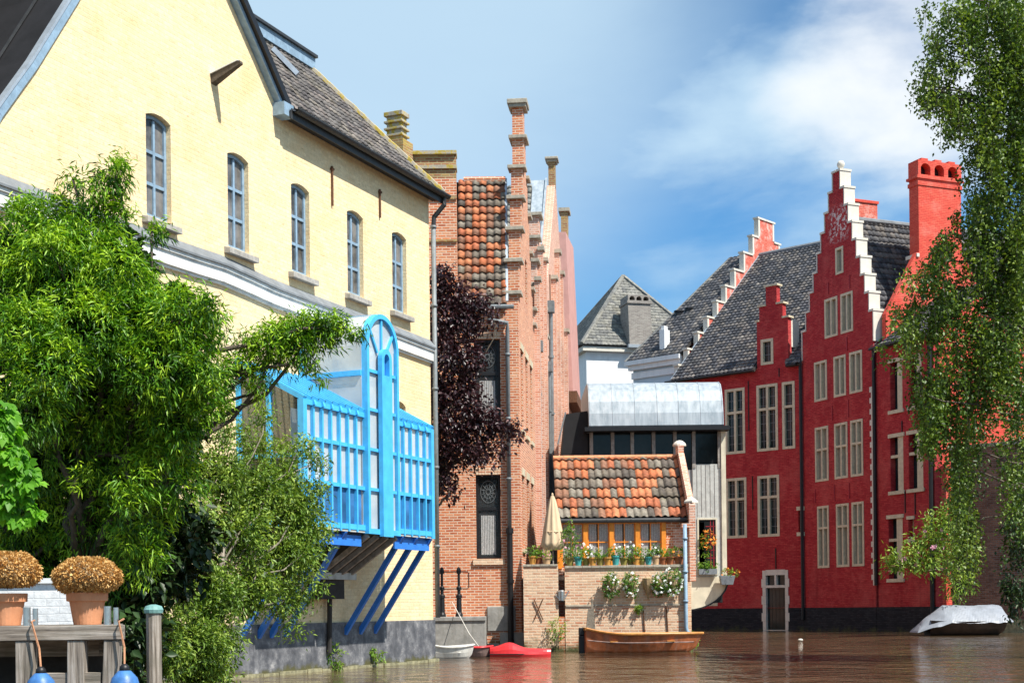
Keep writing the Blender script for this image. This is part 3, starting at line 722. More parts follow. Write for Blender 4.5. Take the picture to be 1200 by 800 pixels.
    m = MB(); m.box(cx - .30, cx + .30, 3.9, 4.6, 10, cz + .12); ch = m.build('chimney', 'old_mossy_brick', h)
    m = MB(); zz = cz + .12
    for k in range(4):
        m.box(cx - .17, cx + .17, 4.02, 4.48, zz, zz + .13); m.box(cx - .23, cx + .23, 3.96, 4.54, zz + .13, zz + .19 + (.06 if k == 3 else 0)); zz += .19
    m.build('chimney_slabs', 'mossy_cap', ch, bevel=.01)
    return h
YH = yellow_house()

def glazed_bay(h):
    """the blue glazed bay: mesh of its frame as part of the house, everything else its sub-parts"""
    P = 1.37; yo = -P; x0, t0, t1, x1 = .06, 2.19, 3.46, 5.02; zb, z1 = 2.70, 4.90
    B = 'bright_blue'
    fr = MB()
    rails = [(2.70, .10), (3.46, .07), (4.22, .07), (4.84, .09)]
    for a, b in ((x0, t0), (t1, x1)):
        for z, hh in rails: fr.box(a, b, yo - .045, yo + .045, z, z + hh)
    for x in (x0, x1): fr.box(x - .06, x + .06, yo - .06, yo + .06, zb - .05, z1 + .02)
    # near and far end frames
    for x in (x0, x1):
        fr.box(x - .05, x + .05, -P / 2 - .04, -P / 2 + .04, zb, 5.35); fr.box(x - .04, x + .04, -.08, -.002, zb, 5.75)
        for z in (2.70, 3.92): fr.box(x - .035, x + .035, yo, -.003, z, z + .07)
        fr.bar((x, yo - .05, 4.93), (x, -.01, 5.69), .11, .09)
    fr.box(x0, x1, yo + .05, yo + .12, zb - .03, zb + .02); bay = fr.build('glazed_bay', B, h)
    # fins (front mullions)
    for a, b, n in ((x0, t0, 7), (t1, x1, 5)):
        for k in range(1, n):
            x = a + (b - a) * k / n; m = MB(); m.box(x - .024, x + .024, yo - .055, yo + .01, zb - .04, z1 - .05)
            m.hexa([(x - .03, yo - .10, z1 - .05), (x + .03, yo - .10, z1 - .05), (x + .03, yo + .02, z1 - .05), (x - .03, yo + .02, z1 - .05), (x - .03, yo - .07, z1 + .04), (x + .03, yo - .07, z1 + .04), (x + .03, yo + .02, z1 + .04), (x - .03, yo + .02, z1 + .04)])
            m.build('mullion', B, bay)
        n2 = n + 2
        for k in range(0, n2 + 1):
            x = a + (b - a) * k / n2; m = MB(); m.bar((x, yo - .04, 4.95), (x, -.01, 5.70), .05, .09); m.build('roof_bar', B, bay)
    for a, b in ((x0, t0), (t1, x1)):
        g = MB(); g.box(a + .05, b - .05, yo + .012, yo + .022, 3.47, z1 - .05); g.build('glazing', 'bay_glass', bay)
        g = MB(); g.box(a + .05, b - .05, yo + .012, yo + .022, zb + .1, 3.46); g.build('lower_glazing', 'bay_blue_glass', bay)
        g = MB(); g.box(a + .1, b - .05, yo + .30, yo + .31, 3.5, z1 - .1); g.build('blind', 'white_paint', bay)
    for x in (x0, x1):
        g = MB(); g.hexa([(x - .006, yo + .05, zb), (x + .006, yo + .05, zb), (x + .006, -.05, zb), (x - .006, -.05, zb), (x - .006, yo + .05, 4.9), (x + .006, yo + .05, 4.9), (x + .006, -.05, 5.65), (x - .006, -.05, 5.65)]); g.build('end_glazing', 'clear_glass', bay)
    for a, b in ((x0, t0), (t1, x1)):
        r = MB(); r.hexa([(a, yo, 4.90), (b, yo, 4.90), (b, -.01, 5.64), (a, -.01, 5.64), (a, yo, 4.915), (b, yo, 4.915), (b, -.01, 5.655), (a, -.01, 5.655)]); r.build('roof_glazing', 'bay_glass', bay)
    # floor and lower blue apron
    m = MB(); m.box(x0 + .06, x1 - .06, yo + .05, -.01, zb - .10, zb - .02); m.build('floor', 'dark_underside', bay)
    for a, b in ((x0, t0), (t1, x1)):
        MB().box(a + .06, b, yo + .05, yo + .09, zb - .30, zb - .02).build('apron', 'shaded_blue', bay)
        MB().box(a + .07, b, yo - .03, yo + .04, zb - .045, zb - .004).build('drip_edge', 'grey_board', bay)
    # inside panelling of the lower part
    # struts
    for xs_ in ((.62, .28), (1.02, .68), (1.5, 1.12), (3.75, 3.38), (4.35, 4.03), (4.97, 4.66)):
        m = MB(); m.bar((xs_[0], yo + .01, zb - .04), (xs_[0], -.02, .72), .085, .10); m.build('strut', 'shaded_blue', bay)
    m = MB(); m.bar((x0 + .02, yo + .01, zb - .04), (x0 + .02, -.02, .72), .085, .10); m.build('strut', 'shaded_blue', bay)
    # tower
    cx = (t0 + t1) / 2; rad = (t1 - t0) / 2; zs = 6.86 - rad
    m = MB()
    out = [(t0, zb - .06), (t1, zb - .06)] + [(cx + rad * math.cos(a), zs + rad * 1.05 * math.sin(a)) for a in [PI * k / 20 for k in range(21)]]
    iw = rad - .085
    inn = [(t0 + .085, zb + .04), (t1 - .085, zb + .04)] + [(cx + iw * math.cos(a), zs + iw * 1.05 * math.sin(a)) for a in [PI * k / 20 for k in range(21)]]
    m.wall(out, [inn], yo - .12, .14)
    for z in (3.46, 4.22, 4.98, 5.72): m.box(t0 + .10, t1 - .10, yo - .10, yo + .0, z, z + .06)
    tw = m.build('arch_frame', B, bay)
    # vaulted roof and side glazing of the tower
    m = MB()
    for k in range(16):
        a, b = PI * k / 16, PI * (k + 1) / 16
        p = [(cx + rad * math.cos(t), zs + rad * 1.05 * math.sin(t)) for t in (a, b)]; q = [(cx + (rad - .02) * math.cos(t), zs + (rad - .02) * 1.05 * math.sin(t)) for t in (a, b)]
        m.hexa([(q[0][0], yo, q[0][1]), (p[0][0], yo, p[0][1]), (p[0][0], -.01, p[0][1]), (q[0][0], -.01, q[0][1]), (q[1][0], yo, q[1][1]), (p[1][0], yo, p[1][1]), (p[1][0], -.01, p[1][1]), (q[1][0], -.01, q[1][1])])
    for x in (t0, t1): m.box(x - .008, x + .008, yo, -.01, zb + .05, zs)
    m.build('vault_glazing', 'bay_glass', bay)
    m = MB(); m.box(t0 + .1, t1 - .1, yo - .055, yo - .045, zb + .04, zs); 
    m.wall([(cx + iw * math.cos(a), zs + iw * 1.05 * math.sin(a)) for a in [PI * k / 20 for k in range(21)]], [], yo - .055, .01); m.build('tower_glazing', 'bay_glass', bay)
    m = MB()
    for x in (t0, t1):
        m.box(x - .05, x + .05, yo, -.004, 5.64, 5.74); m.box(x - .04, x + .04, -.10, -.004, zb, zs); m.box(x - .03, x + .03, yo, -.004, zb, zb + .08)
    m.bar((cx, yo, 6.875), (cx, -.01, 6.875), .08, .06)
    m.build('tower_beams', B, bay)
    # flat centre column with a rounded head, spokes round it
    cw = .20; m = MB(); m.wall(arch(cx - cw, cx + cw, zb - .10, 6.22, cw), [arch(cx - cw + .10, cx + cw - .10, 5.7, 6.12, cw - .10)], yo - .20, .09)
    m.build('centre_column', B, bay)
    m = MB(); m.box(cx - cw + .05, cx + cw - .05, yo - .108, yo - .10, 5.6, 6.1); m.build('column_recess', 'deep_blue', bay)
    m = MB()
    for a in (35, 90, 145):
        t = math.radians(a); c0 = (cx, 6.02); m.bar((c0[0] + .2 * math.cos(t), yo - .07, c0[1] + .2 * math.sin(t)), (cx + (iw + .02) * math.cos(t), yo - .07, zs + (iw + .02) * math.sin(t) * 1.05), .05, .05, up=(0, 1, 0))
    m.build('spokes', B, bay)
    # sloping corbel box under the tower
    m = MB(); m.hexa([(t0 + .05, -.35, 1.95), (t1 - .05, -.35, 1.95), (t1 - .05, -.01, 1.95), (t0 + .05, -.01, 1.95), (t0 + .05, yo - .02, zb - .05), (t1 - .05, yo - .02, zb - .05), (t1 - .05, -.01, zb - .05), (t0 + .05, -.01, zb - .05)])
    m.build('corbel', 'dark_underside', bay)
    for k in range(4):
        x = t0 + .08 + k * (t1 - t0 - .16) / 3; m = MB(); m.bar((x, yo - .05, zb - .09), (x, -.38, 1.92), .07, .09); m.build('corbel_rib', 'weathered_wood', bay)
    m = MB(); m.box(t0 - .1, t1 + .1, -.42, -.01, 1.80, 1.93); m.build('corbel_ledge', 'grey_board', bay)
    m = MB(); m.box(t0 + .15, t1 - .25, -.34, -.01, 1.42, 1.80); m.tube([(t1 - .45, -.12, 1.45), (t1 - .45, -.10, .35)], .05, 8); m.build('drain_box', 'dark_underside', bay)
    # plant pots standing inside on a ledge
    # dark pipe on the wall behind the near end pane
    a = FY.hit(345, 500); MB().tube([(a[0], -.09, 2.75), (a[0], -.09, 5.6)], .05, 8).build('wall_pipe', 'black_paint', bay)
    MB().box(x0 + .05, t0, -.5, -.05, 3.95, 3.98).build('shelf', 'grey_board', bay)
    return bay
glazed_bay(YH)

# ================================================================== BRICK HOUSES BY THE QUAY
FR = Frame((0, 41), (1, 0)); FS = Frame((.27, 41), (.107, 1))
def stepped(xc, x0, x1, z0, ztop, n, topw):
    """outline of a stepped gable, left foot to right foot"""
    pts = []; dz = (ztop - z0) / n; wl = (xc - topw / 2 - x0) / n; wr = (x1 - xc - topw / 2) / n
    L_ = []; R_ = []
    for k in range(n + 1):
        L_ += [(x0 + wl * k, z0 + dz * (k - 1) if k else z0 - .0), (x0 + wl * k, z0 + dz * k)]
        R_ += [(x1 - wr * k, z0 + dz * (k - 1) if k else z0 - .0), (x1 - wr * k, z0 + dz * k)]
    L_ = L_[1:]; R_ = R_[1:]
    return L_, R_
def coping(mb, L_, R_, y0, y1, t=.07, ov=.05, ax='x', skip=0):
    """slab on every step"""
    def bx(a0, a1, z):
        if ax == 'x': mb.box(a0, a1, y0, y1, z + .002, z + t)
        else: mb.box(y0, y1, a0, a1, z + .002, z + t)
    for side, pts in ((-1, L_), (1, R_)):
        for k in range(0, len(pts) - 1, 2):
            a, z = pts[k]; b = pts[k + 1][0] if k + 1 < len(pts) else a
            lo, hi = (a - ov, b - .004) if side < 0 else (b + .004, a + ov)
            bx(lo, hi, z)
    a, z = L_[-1]; b = R_[-1][0]; bx(a - ov, b + ov, z)

def brick_house():
    h = house('brick_house', FR, 'orange brick house with stepped side gable and orange and grey pantiles beside the quay')
    ww = [(-.985, -.255, 6.40, 8.80), (-.985, -.285, 2.60, 4.97)]
    outline = [(-7, -1), (.26, -1), (.26, 9.85), (-1.44, 9.85), (-1.44, 13.35), (-7, 13.35)]
    m = MB(); m.wall(outline, [rect(*w) for w in ww], 0, .35); m.wall(rect(-7, -.4, -1, 9.8), [], 7, .3); m.build('wall', 'orange_brick', h)
    m = MB(); m.wall(rect(-7, -1.44, 13.35, 14.02), [], 0, .35); pp = m.build('parapet', 'old_mossy_brick', h)
    m = MB(); m.box(-7, -1.42, -.06, .4, 13.62, 13.72); m.box(-7, -1.42, -.09, .42, 14.02, 14.12); m.build('parapet_coping', 'mossy_cap', pp)
    m = MB(); m.box(-7, -1.43, -.05, 0, 12.75, 12.86); m.box(-7, -1.43, -.05, 0, 11.55, 11.62); m.build('string_course', 'old_mossy_brick', h)
    # near windows: dark frames, ornamental top light, curtains
    for k, (a, b, c, d) in enumerate(ww):
        w = window(h, a + .01, b - .01, c + .01, d - .01, .10, 'black_paint', 'clear_glass', nx=1, rows=(.60,), fw=.06, mw=.09)
        MB().box(a, b, .30, .31, c, d).build('room_shade', 'black_paint', w)
        if k: MB().box(a - .10, b + .10, -.06, 0, c - .17, c - .005).build('sill', 'pale_brick', h)
        m = MB(); cx = (a + b) / 2; zc = c + (d - c) * .80
        for j in range(12):
            t = 2 * PI * j / 12; m.tube([(cx + .05 * math.cos(t), .125, zc + .05 * math.sin(t)), (cx + .20 * math.cos(t + .3), .125, zc + .26 * math.sin(t + .3))], .007, 4)
        for r_ in (.07, .16, .26): m.tube([(cx + r_ * .85 * math.cos(2 * PI * j / 20), .125, zc + r_ * 1.2 * math.sin(2 * PI * j / 20)) for j in range(21)], .007, 4)
        m.build('ornamental_grille', 'zinc_pipe', w)
        m = MB()
        for j in range(9):
            x = a + .14 + j * (b - a - .28) / 9; m.box(x, x + (b - a - .28) / 9 * .75, .165, .18, c + .12, c + (d - c) * .52)
        m.build('curtain', 'curtain', w)
        m = MB()
        for j in range(8):
            x = a + (b - a) * j / 8; m.box(x + .005, x + (b - a) / 8 - .005, -.012, 0, d + .005, d + .18)
        m.build('window_surround', 'pale_brick', w)
    # front roof
    e0 = Vector((-1.46, -.18, 9.72)); top = Vector((-1.46, 2.5, 14.0)); V = (top - e0).normalized()
    tiles(e0, (1, 0, 0), V, 1.05, (top - e0).length, .21, .30, 'orange_pantile', h, 'roof', clip=[(-.0, 0), (1.41, 0), (1.41, (top - e0).length), (0, (top - e0).length)], amp=.05, lift=.06, jit=.012)
    m = MB(); m.face([(-7, 5.2, 9.8), (0, 5.2, 9.8), (0, 2.5, 13.97), (-7, 2.5, 13.97)]); m.build('rear_roof', 'dark_underside', h)
    m = MB(); m.tube([(-1.3, 2.5, 14.02), (-.05, 2.5, 14.02)], .11, 8); m.build('ridge_tiles', 'orange_brick', h)
    m = MB(); m.bar(e0 + Vector((1.42, 0, .10)), top + Vector((1.42, 0, .06)), .07, .05); m.build('roof_flashing', 'lead_flash', h)
    m = MB(); m.tube([(-2.2, -.24, 9.66), (.15, -.24, 9.66)], .07, 8); g = m.build('gutter', 'zinc_pipe', h)
    # front downpipe, zinc above and black iron below
    m = MB(); x = -.04
    m.tube([(-.6, -.24, 9.30), (x, -.16, 9.22), (x, -.12, 9.0), (x, -.12, 3.3)], .06, 10)
    for z in (8.3, 6.5, 4.8): m.tube([(x, -.12, z), (x, -.12, z + .07)], .08, 10)
    dp = m.build('downpipe', 'zinc_pipe', h, smooth=True)
    m = MB(); m.tube([(x, -.12, 3.35), (x, -.12, .15)], .085, 10); m.tube([(x, -.12, 3.3), (x, -.12, 3.45)], .11, 10); m.tube([(x, -.12, 1.9), (x, -.12, 2.0)], .11, 10); m.build('iron_shoe', 'black_paint', dp)
    return h
BH = brick_house()

def side_frame_obj(mb, name, mat, parent, **k):
    """build in the canal-side axes FS and hang it under a house standing in FR axes"""
    o = mb.build(name, mat, None, **k); o.rotation_euler = (0, 0, FS.yaw()); o.location = (0, 0, 0)
    if parent is not None:
        o.parent = parent; o.location = Vector((FS.o[0], FS.o[1], 0)) - Vector(parent.location)
    return o
def gable_house_one(h):
    S0, S1 = 0, 5.0
    L_, R_ = stepped(2.5, .02, 4.98, 10.05, 15.15, 5, .62)
    tw = [(.55, 1.15), (1.95, 2.6), (3.4, 4.0)]
    holes = []
    for a, b in tw: holes += [rect(a, b, 6.3, 8.6), rect(a, b, 2.9, 5.0)]
    holes += [rect(2.2, 2.8, 10.3, 11.6)]
    out = [(0, -1), (5, -1)] + [p for p in R_] + [p for p in L_[::-1]]
    side_frame_obj(MB().wall(out, holes, 0, .34), 'side_gable', 'orange_brick', h)
    m = MB(); coping(m, L_, R_, -.10, .44, .11, .10)
    build_each(m, 'coping_stone', 'cap_stone', h, side_frame_obj, bevel=.012)
    m = MB(); m.box(2.26, 2.74, .02, .34, 15.26, 16.1); p = side_frame_obj(m, 'pinnacle', 'orange_brick', h)
    m = MB(); m.box(2.16, 2.84, -.08, .44, 16.1, 16.2); m.box(2.12, 2.88, -.12, .48, 16.2, 16.34); side_frame_obj(m, 'pinnacle_cap', 'cap_stone', h, bevel=.015)
    for a, b in tw:
        for c, d in ((6.3, 8.6), (2.9, 5.0)):
            fr = MB(); fr.wall(rect(a + .01, b - .01, c + .01, d - .01), [rect(a + .07, b - .07, c + .07, d - .07)], .10, .06); fr.box(a + .06, b - .06, .10, .15, (c + d) / 2, (c + d) / 2 + .06)
            sw = side_frame_obj(fr, 'side_window', 'cream_render', h)
            pn = MB(); pn.box(a + .04, b - .04, .13, .14, c + .04, d - .04); pn.build('pane', 'dark_glass', sw)
            side_frame_obj(MB().box(a - .12, b + .12, -.03, 0, d, d + .20), 'lintel', 'stone_cream', h); side_frame_obj(MB().box(a - .10, b + .10, -.06, 0, c - .12, c - .01), 'sill', 'stone_cream', h)
    pn = MB(); pn.box(2.2, 2.8, .13, .14, 10.3, 11.6); side_frame_obj(pn, 'side_pane', 'dark_glass', h)
gable_house_one(BH)

def side_house(name, label, s0, s1, wall_out, wallmat, holes=(), parts=None):
    h = thing(name, label, 'house', (FS.o[0] + FS.dx * s0, FS.o[1] + FS.dy * s0, 0), FS.yaw())
    sh = lambda pts: [(a - s0, z) for a, z in pts]
    MB().wall(sh(wall_out), [sh(q) for q in holes], 0, .34).build('wall', wallmat, h)
    return h, sh
def second_houses():
    # second: low stepped gable, grey tiles, white zinc verge
    L_, R_ = stepped(7.5, 5.02, 9.98, 10.6, 14.2, 4, .6)
    wins = [(5.7, 6.4), (7.2, 7.9), (8.7, 9.3)]; holes = [rect(a, b, c, d) for a, b in wins for c, d in ((3.2, 5.2), (6.6, 8.6))] + [rect(7.2, 7.8, 10.9, 12)]
    h, sh = side_house('narrow_brick_house', 'narrow salmon brick house with low stepped gable and grey pantiles, second along the canal', 5, 10, [(5.0, -1), (10, -1)] + R_ + L_[::-1], 'salmon_brick', holes)
    h['group'] = 'salmon brick houses along the canal wall'
    m = MB(); coping(m, sh(L_), sh(R_), -.10, .42, .11, .10); build_each(m, 'coping_stone', 'cap_stone', h, bevel=.01)
    for a, b in wins:
        for c, d in ((3.2, 5.2), (6.6, 8.6)):
            w = window(h, a - 5 + .01, b - 5 - .01, c + .01, d - .01, .12, 'cream_render', 'dark_glass', nx=1, rows=(.5,))
            MB().box(a - 5 - .12, b - 5 + .12, -.03, 0, d, d + .18).build('lintel', 'stone_cream', w); MB().box(a - 5 - .1, b - 5 + .1, -.06, 0, c - .12, c).build('sill', 'stone_cream', w)
    m = MB(); m.box(7.2 - 5, 7.8 - 5, .13, .14, 10.9, 12); m.build('pane', 'dark_glass', h)
    for sx, zt in ((.35, 11.6), (1.75, 12.9), (3.25, 12.9)): 
        p_ = MB().box(sx - .16, sx + .16, -.16, -.001, -1, zt).build('pilaster', 'salmon_brick', h); MB().box(sx - .22, sx + .22, -.22, -.001, zt + .002, zt + .12).build('pilaster_cap', 'cap_stone', p_)
    # roof slope towards the camera: rises away from us
    e0 = Vector((.15, .34, 10.9)); top = Vector((3.6, .34, 15.6)); V = (top - e0).normalized()
    tiles(e0, (0, 1, 0), V, 1.6, (top - e0).length, .22, .30, 'slate_tile', h, 'roof', amp=.05, lift=.05)
    m = MB(); m.box(.1, 4.9, .34, 6, -1, 10.8); m.build('rear_wall', 'salmon_brick', h)
    for s in (5.6, 9.6):
        m = MB(); x = s - 5; m.tube([(x, -.10, 9.6), (x, -.10, 2.0)], .06, 10); m.box(x - .14, x + .14, -.22, -.01, 9.4, 9.75)
        for z in (8, 6, 4): m.tube([(x, -.1, z), (x, -.1, z + .08)], .08, 10)
        m.build('downpipe', 'zinc_pipe', h, smooth=False)
    # third: steep gable with pinnacle, pale zinc roof
    out = [(10, -1), (20, -1), (20, 12.2), (15.2, 17.4), (14.8, 17.4), (10, 12.2)]
    wins = [(11, 11.9), (13, 13.9), (15.5, 16.4), (18, 18.9)]; holes = [rect(a, b, c, d) for a, b in wins for c, d in ((3.2, 5.2), (6.6, 8.8), (9.9, 11.6))] + [arch(14.6, 15.4, 13.4, 14.8, .4)]
    h, sh = side_house('tall_gabled_house', 'tall weathered brick house with pointed gable, pinnacle and pale zinc roof, third along the canal', 10, 20, out, 'salmon_brick', holes)
    for a, b in wins:
        for c, d in ((3.2, 5.2), (6.6, 8.8), (9.9, 11.6)):
            w = window(h, a - 10 + .01, b - 10 - .01, c + .01, d - .01, .12, 'cream_render', 'dark_glass', nx=2, rows=(.5,))
            q = MB(); q.box(a - 10 - .12, b - 10 + .12, -.03, 0, d, d + .18); q.build('lintel', 'stone_cream', w)
    m = MB(); m.box(4.6, 5.4, .13, .14, 13.4, 14.8); m.build('pane', 'dark_glass', h)
    m = MB(); m.box(4.8, 5.2, .0, .26, 17.3, 18.3); pn = m.build('pinnacle', 'old_mossy_brick', h)
    m = MB(); m.box(4.72, 5.28, -.07, .33, 18.3, 18.38); m.box(4.66, 5.34, -.12, .38, 18.38, 18.48); m.build('pinnacle_cap', 'cap_stone', pn, bevel=.02)
    m = MB()
    n = 7; a0 = Vector((-.3, .30, 11.9)); a1 = Vector((4.6, .30, 17.5))
    for k in range(n):
        p = a0.lerp(a1, k / n); q = a0.lerp(a1, (k + 1.02) / n); m.hexa([p, p + Vector((0, .95, 0)), q + Vector((0, .95, 0)), q, p + Vector((0, 0, .05 + .02 * (k % 2))), p + Vector((0, .95, .05)), q + Vector((0, .95, .05)), q + Vector((0, 0, .05))])
    m.bar(a0 + Vector((0, .02, .1)), a1 + Vector((0, .02, .1)), .08, .08); m.bar(a0 + Vector((0, .95, .1)), a1 + Vector((0, .95, .1)), .06, .06)
    m.build('zinc_slope', 'zinc_roof', h)
    m = MB(); m.hexa([(0, .35, 11.8), (10, .35, 11.8), (10, 6, 11.8), (0, 6, 11.8), (4.6, .35, 17.3), (5.4, .35, 17.3), (5.4, 6, 17.3), (4.6, 6, 17.3)]); m.build('roof', 'slate_tile', h)
    m = MB(); m.box(0.05, 9.95, .35, 6, -1, 11.8); m.build('rear_wall', 'salmon_brick', h)
    for x in (1.4, 4.4, 7.0):
        m = MB(); m.box(x - .02, x + .02, -.04, 0, 12.0, 13.2); m.build('wall_anchor', 'rust', h)
    m = MB(); x = .3; m.tube([(x, -.12, 11.8), (x, -.12, 2.0)], .075, 10); m.box(x - .16, x + .16, -.25, -.01, 11.6, 12)
    for z in (10, 8, 6, 4): m.tube([(x, -.12, z), (x, -.12, z + .08)], .10, 10)
    m.build('downpipe', 'zinc_pipe', h)
    for sx, zt in ((2.35, 13.2), (4.2, 14.6), (6.0, 14.2), (8.4, 12.4)):
        p_ = MB().box(sx - .2, sx + .2, -.18, -.001, -1, zt).build('pilaster', 'salmon_brick', h); MB().box(sx - .27, sx + .27, -.25, -.001, zt + .002, zt + .14).build('pilaster_cap', 'cap_stone', p_)
    # fourth: pink rendered end with a chimney
    h = thing('pink_house', 'narrow house with a tall pink rendered wall and mossy chimney, last along the canal wall', 'house', FS.world(20.2, 0), FS.yaw())
    MB().wall([(0, -1), (9, -1), (9, 9.8), (0, 9.8)], [rect(2, 3, 4, 6), rect(5, 6, 4, 6), rect(2, 3, 7, 9)], 0, .34).build('wall', 'salmon_brick', h)
    for a, c in ((2, 4), (5, 4), (2, 7)): window(h, a + .01, a + .99, c + .01, c + 1.99, .12, 'cream_render', 'dark_glass', nx=2, rows=(.5,))
    m = MB(); m.hexa([(0, -.25, 10.3), (7.6, -.15, 10.3), (7.6, .4, 10.3), (0, .4, 10.3), (0, -.02, 17.0), (5.2, -.02, 17.6), (5.2, .4, 17.6), (0, .4, 17.0)]); m.build('upper_wall', 'pink_render', h)
    m = MB(); m.box(0, 8.8, -.42, .4, 9.82, 10.3); m.build('eaves', 'rust', h)
    m = MB(); m.box(.05, 8.9, .42, 6, -1, 10.2); m.build('rear_wall', 'salmon_brick', h)
    m = MB(); m.box(1.8, 2.5, .02, .30, 17.1, 18.35); c = m.build('chimney', 'old_mossy_brick', h)
    m = MB(); m.box(1.72, 2.6, -.08, .40, 18.35, 18.5); m.build('chimney_cap', 'cap_stone', c)
second_houses()

# ================================================================== QUAY, TERRACE AND LOW HOUSE
def quay_bits():
    m = MB(); m.box(-3.2, -.72, 39.0, 40.995, -1, .98); m.box(-3.2, -.70, 38.96, 39.0, .86, .985)
    tag(m.build('quay_block', 'concrete', bevel=.02), 'stained concrete landing block at the foot of the orange brick house', 'quay')
    # stones under the wall by the pipe
    m = MB(); m.box(-.70, .10, 40.93, 40.995, .55, 1.25); m.box(-.35, .33, 40.90, 40.995, .02, .50); m.box(-.72, -.36, 40.9, 40.995, .0, .2)
    m.build('stone_footing', 'concrete', None, bevel=.02); o = bpy.context.scene.objects['stone_footing']; o.parent = BH; o.location = (0, -41, 0)
    # railing
    r = thing('quay_railing', 'short black iron railing of two bollard posts on the concrete landing block', 'railing', (-1.9, 39.5, .98))
    for x in (-1.90, -1.44):
        m = MB(); m.lathe([(.10, 0), (.10, .06), (.075, .12), (.065, .5), (.085, .52), (.085, .58), (.045, .62), (.045, .72), (.07, .74), (.07, .80), (.035, .84), (.035, 1.16), (.06, 1.18), (.065, 1.26), (.04, 1.33), (.005, 1.36)], (x + 1.9, 0, 0), 12)
        m.build('post', 'black_paint', r, smooth=False)
    m = MB()
    m.tube([(-.35, 0, 1.22), (.7, 0, 1.22), (.73, 0, 1.18), (.73, 0, .80), (.70, 0, .76), (-.35, 0, .76)], .014, 6); m.build('rail', 'black_paint', r)
quay_bits()

TY = 39.5
def terrace():
    h = thing('terrace_wall', 'weathered pale brick canal wall carrying the flower pot terrace', 'wall', (0, TY, 0))
    m = MB(); m.wall([(.32, -1), (1.27, -1), (1.27, 2.32), (.32, 2.32)], [], 0, .35); m.build('wall', 'pale_brick', h)
    m = MB(); m.wall([(1.45, -1), (4.80, -1), (4.80, 2.26), (1.45, 2.26)], [], 0, .35); m.box(4.6, 4.80, .35, 9, -1, 2.26); m.build('wall', 'pale_brick', h)
    m = MB(); m.box(1.27, 1.45, .02, .35, -1, .95); m.build('buttress', 'orange_brick', h); m = MB(); m.box(1.27, 1.46, .5, .8, -1, 2.2); m.build('recess', 'dark_brick', h)
    m = MB()
    for k in range(14): m.box(1.45 + k * .24, 1.45 + k * .24 + .235, -.05, .38, 2.263, 2.33 + random.uniform(-.005, .005))
    for k in range(4): m.box(.30 + k * .24, .30 + k * .24 + .235, -.03, .38, 2.323, 2.38)
    m.build('coping', 'cap_stone', h, bevel=.006)
    m = MB(); m.box(1.46, 4.78, -.03, 0, 1.22, 1.26); m.build('ledge', 'cap_stone', h)
    m = MB(); m.box(.32, 4.8, .36, 2.2, 1.95, 2.05); m.build('terrace_floor', 'concrete', h)
    # iron tie cross and rods
    m = MB(); c = ((631 - 600) / 1700 * TY, 1.15); m.tube([(c[0] - .12, -.03, c[1] - .28), (c[0] + .12, -.03, c[1] + .28)], .016, 6); m.tube([(c[0] + .12, -.035, c[1] - .28), (c[0] - .12, -.035, c[1] + .28)], .016, 6); m.build('tie_cross', 'rust', h)
    for x, a, b in ((3.62, .2, 1.1), (4.25, .1, 1.2)):
        m = MB(); m.tube([(x, -.02, a), (x - .05, -.03, b)], .018, 6); m.build('tie_rod', 'rust', h)
    # corner post and pipe at the right end
    m = MB(); m.tube([(4.72, -.09, 3.42), (4.72, -.09, .62), (4.75, -.09, .50), (4.92, -.09, .38), (4.97, -.09, .30)], .055, 10)
    for z in (3.0, 2.1, 1.3): m.tube([(4.72, -.09, z), (4.72, -.09, z + .06)], .075, 10)
    m.build('downpipe', 'blue_grey_paint', h, smooth=True)
terrace()

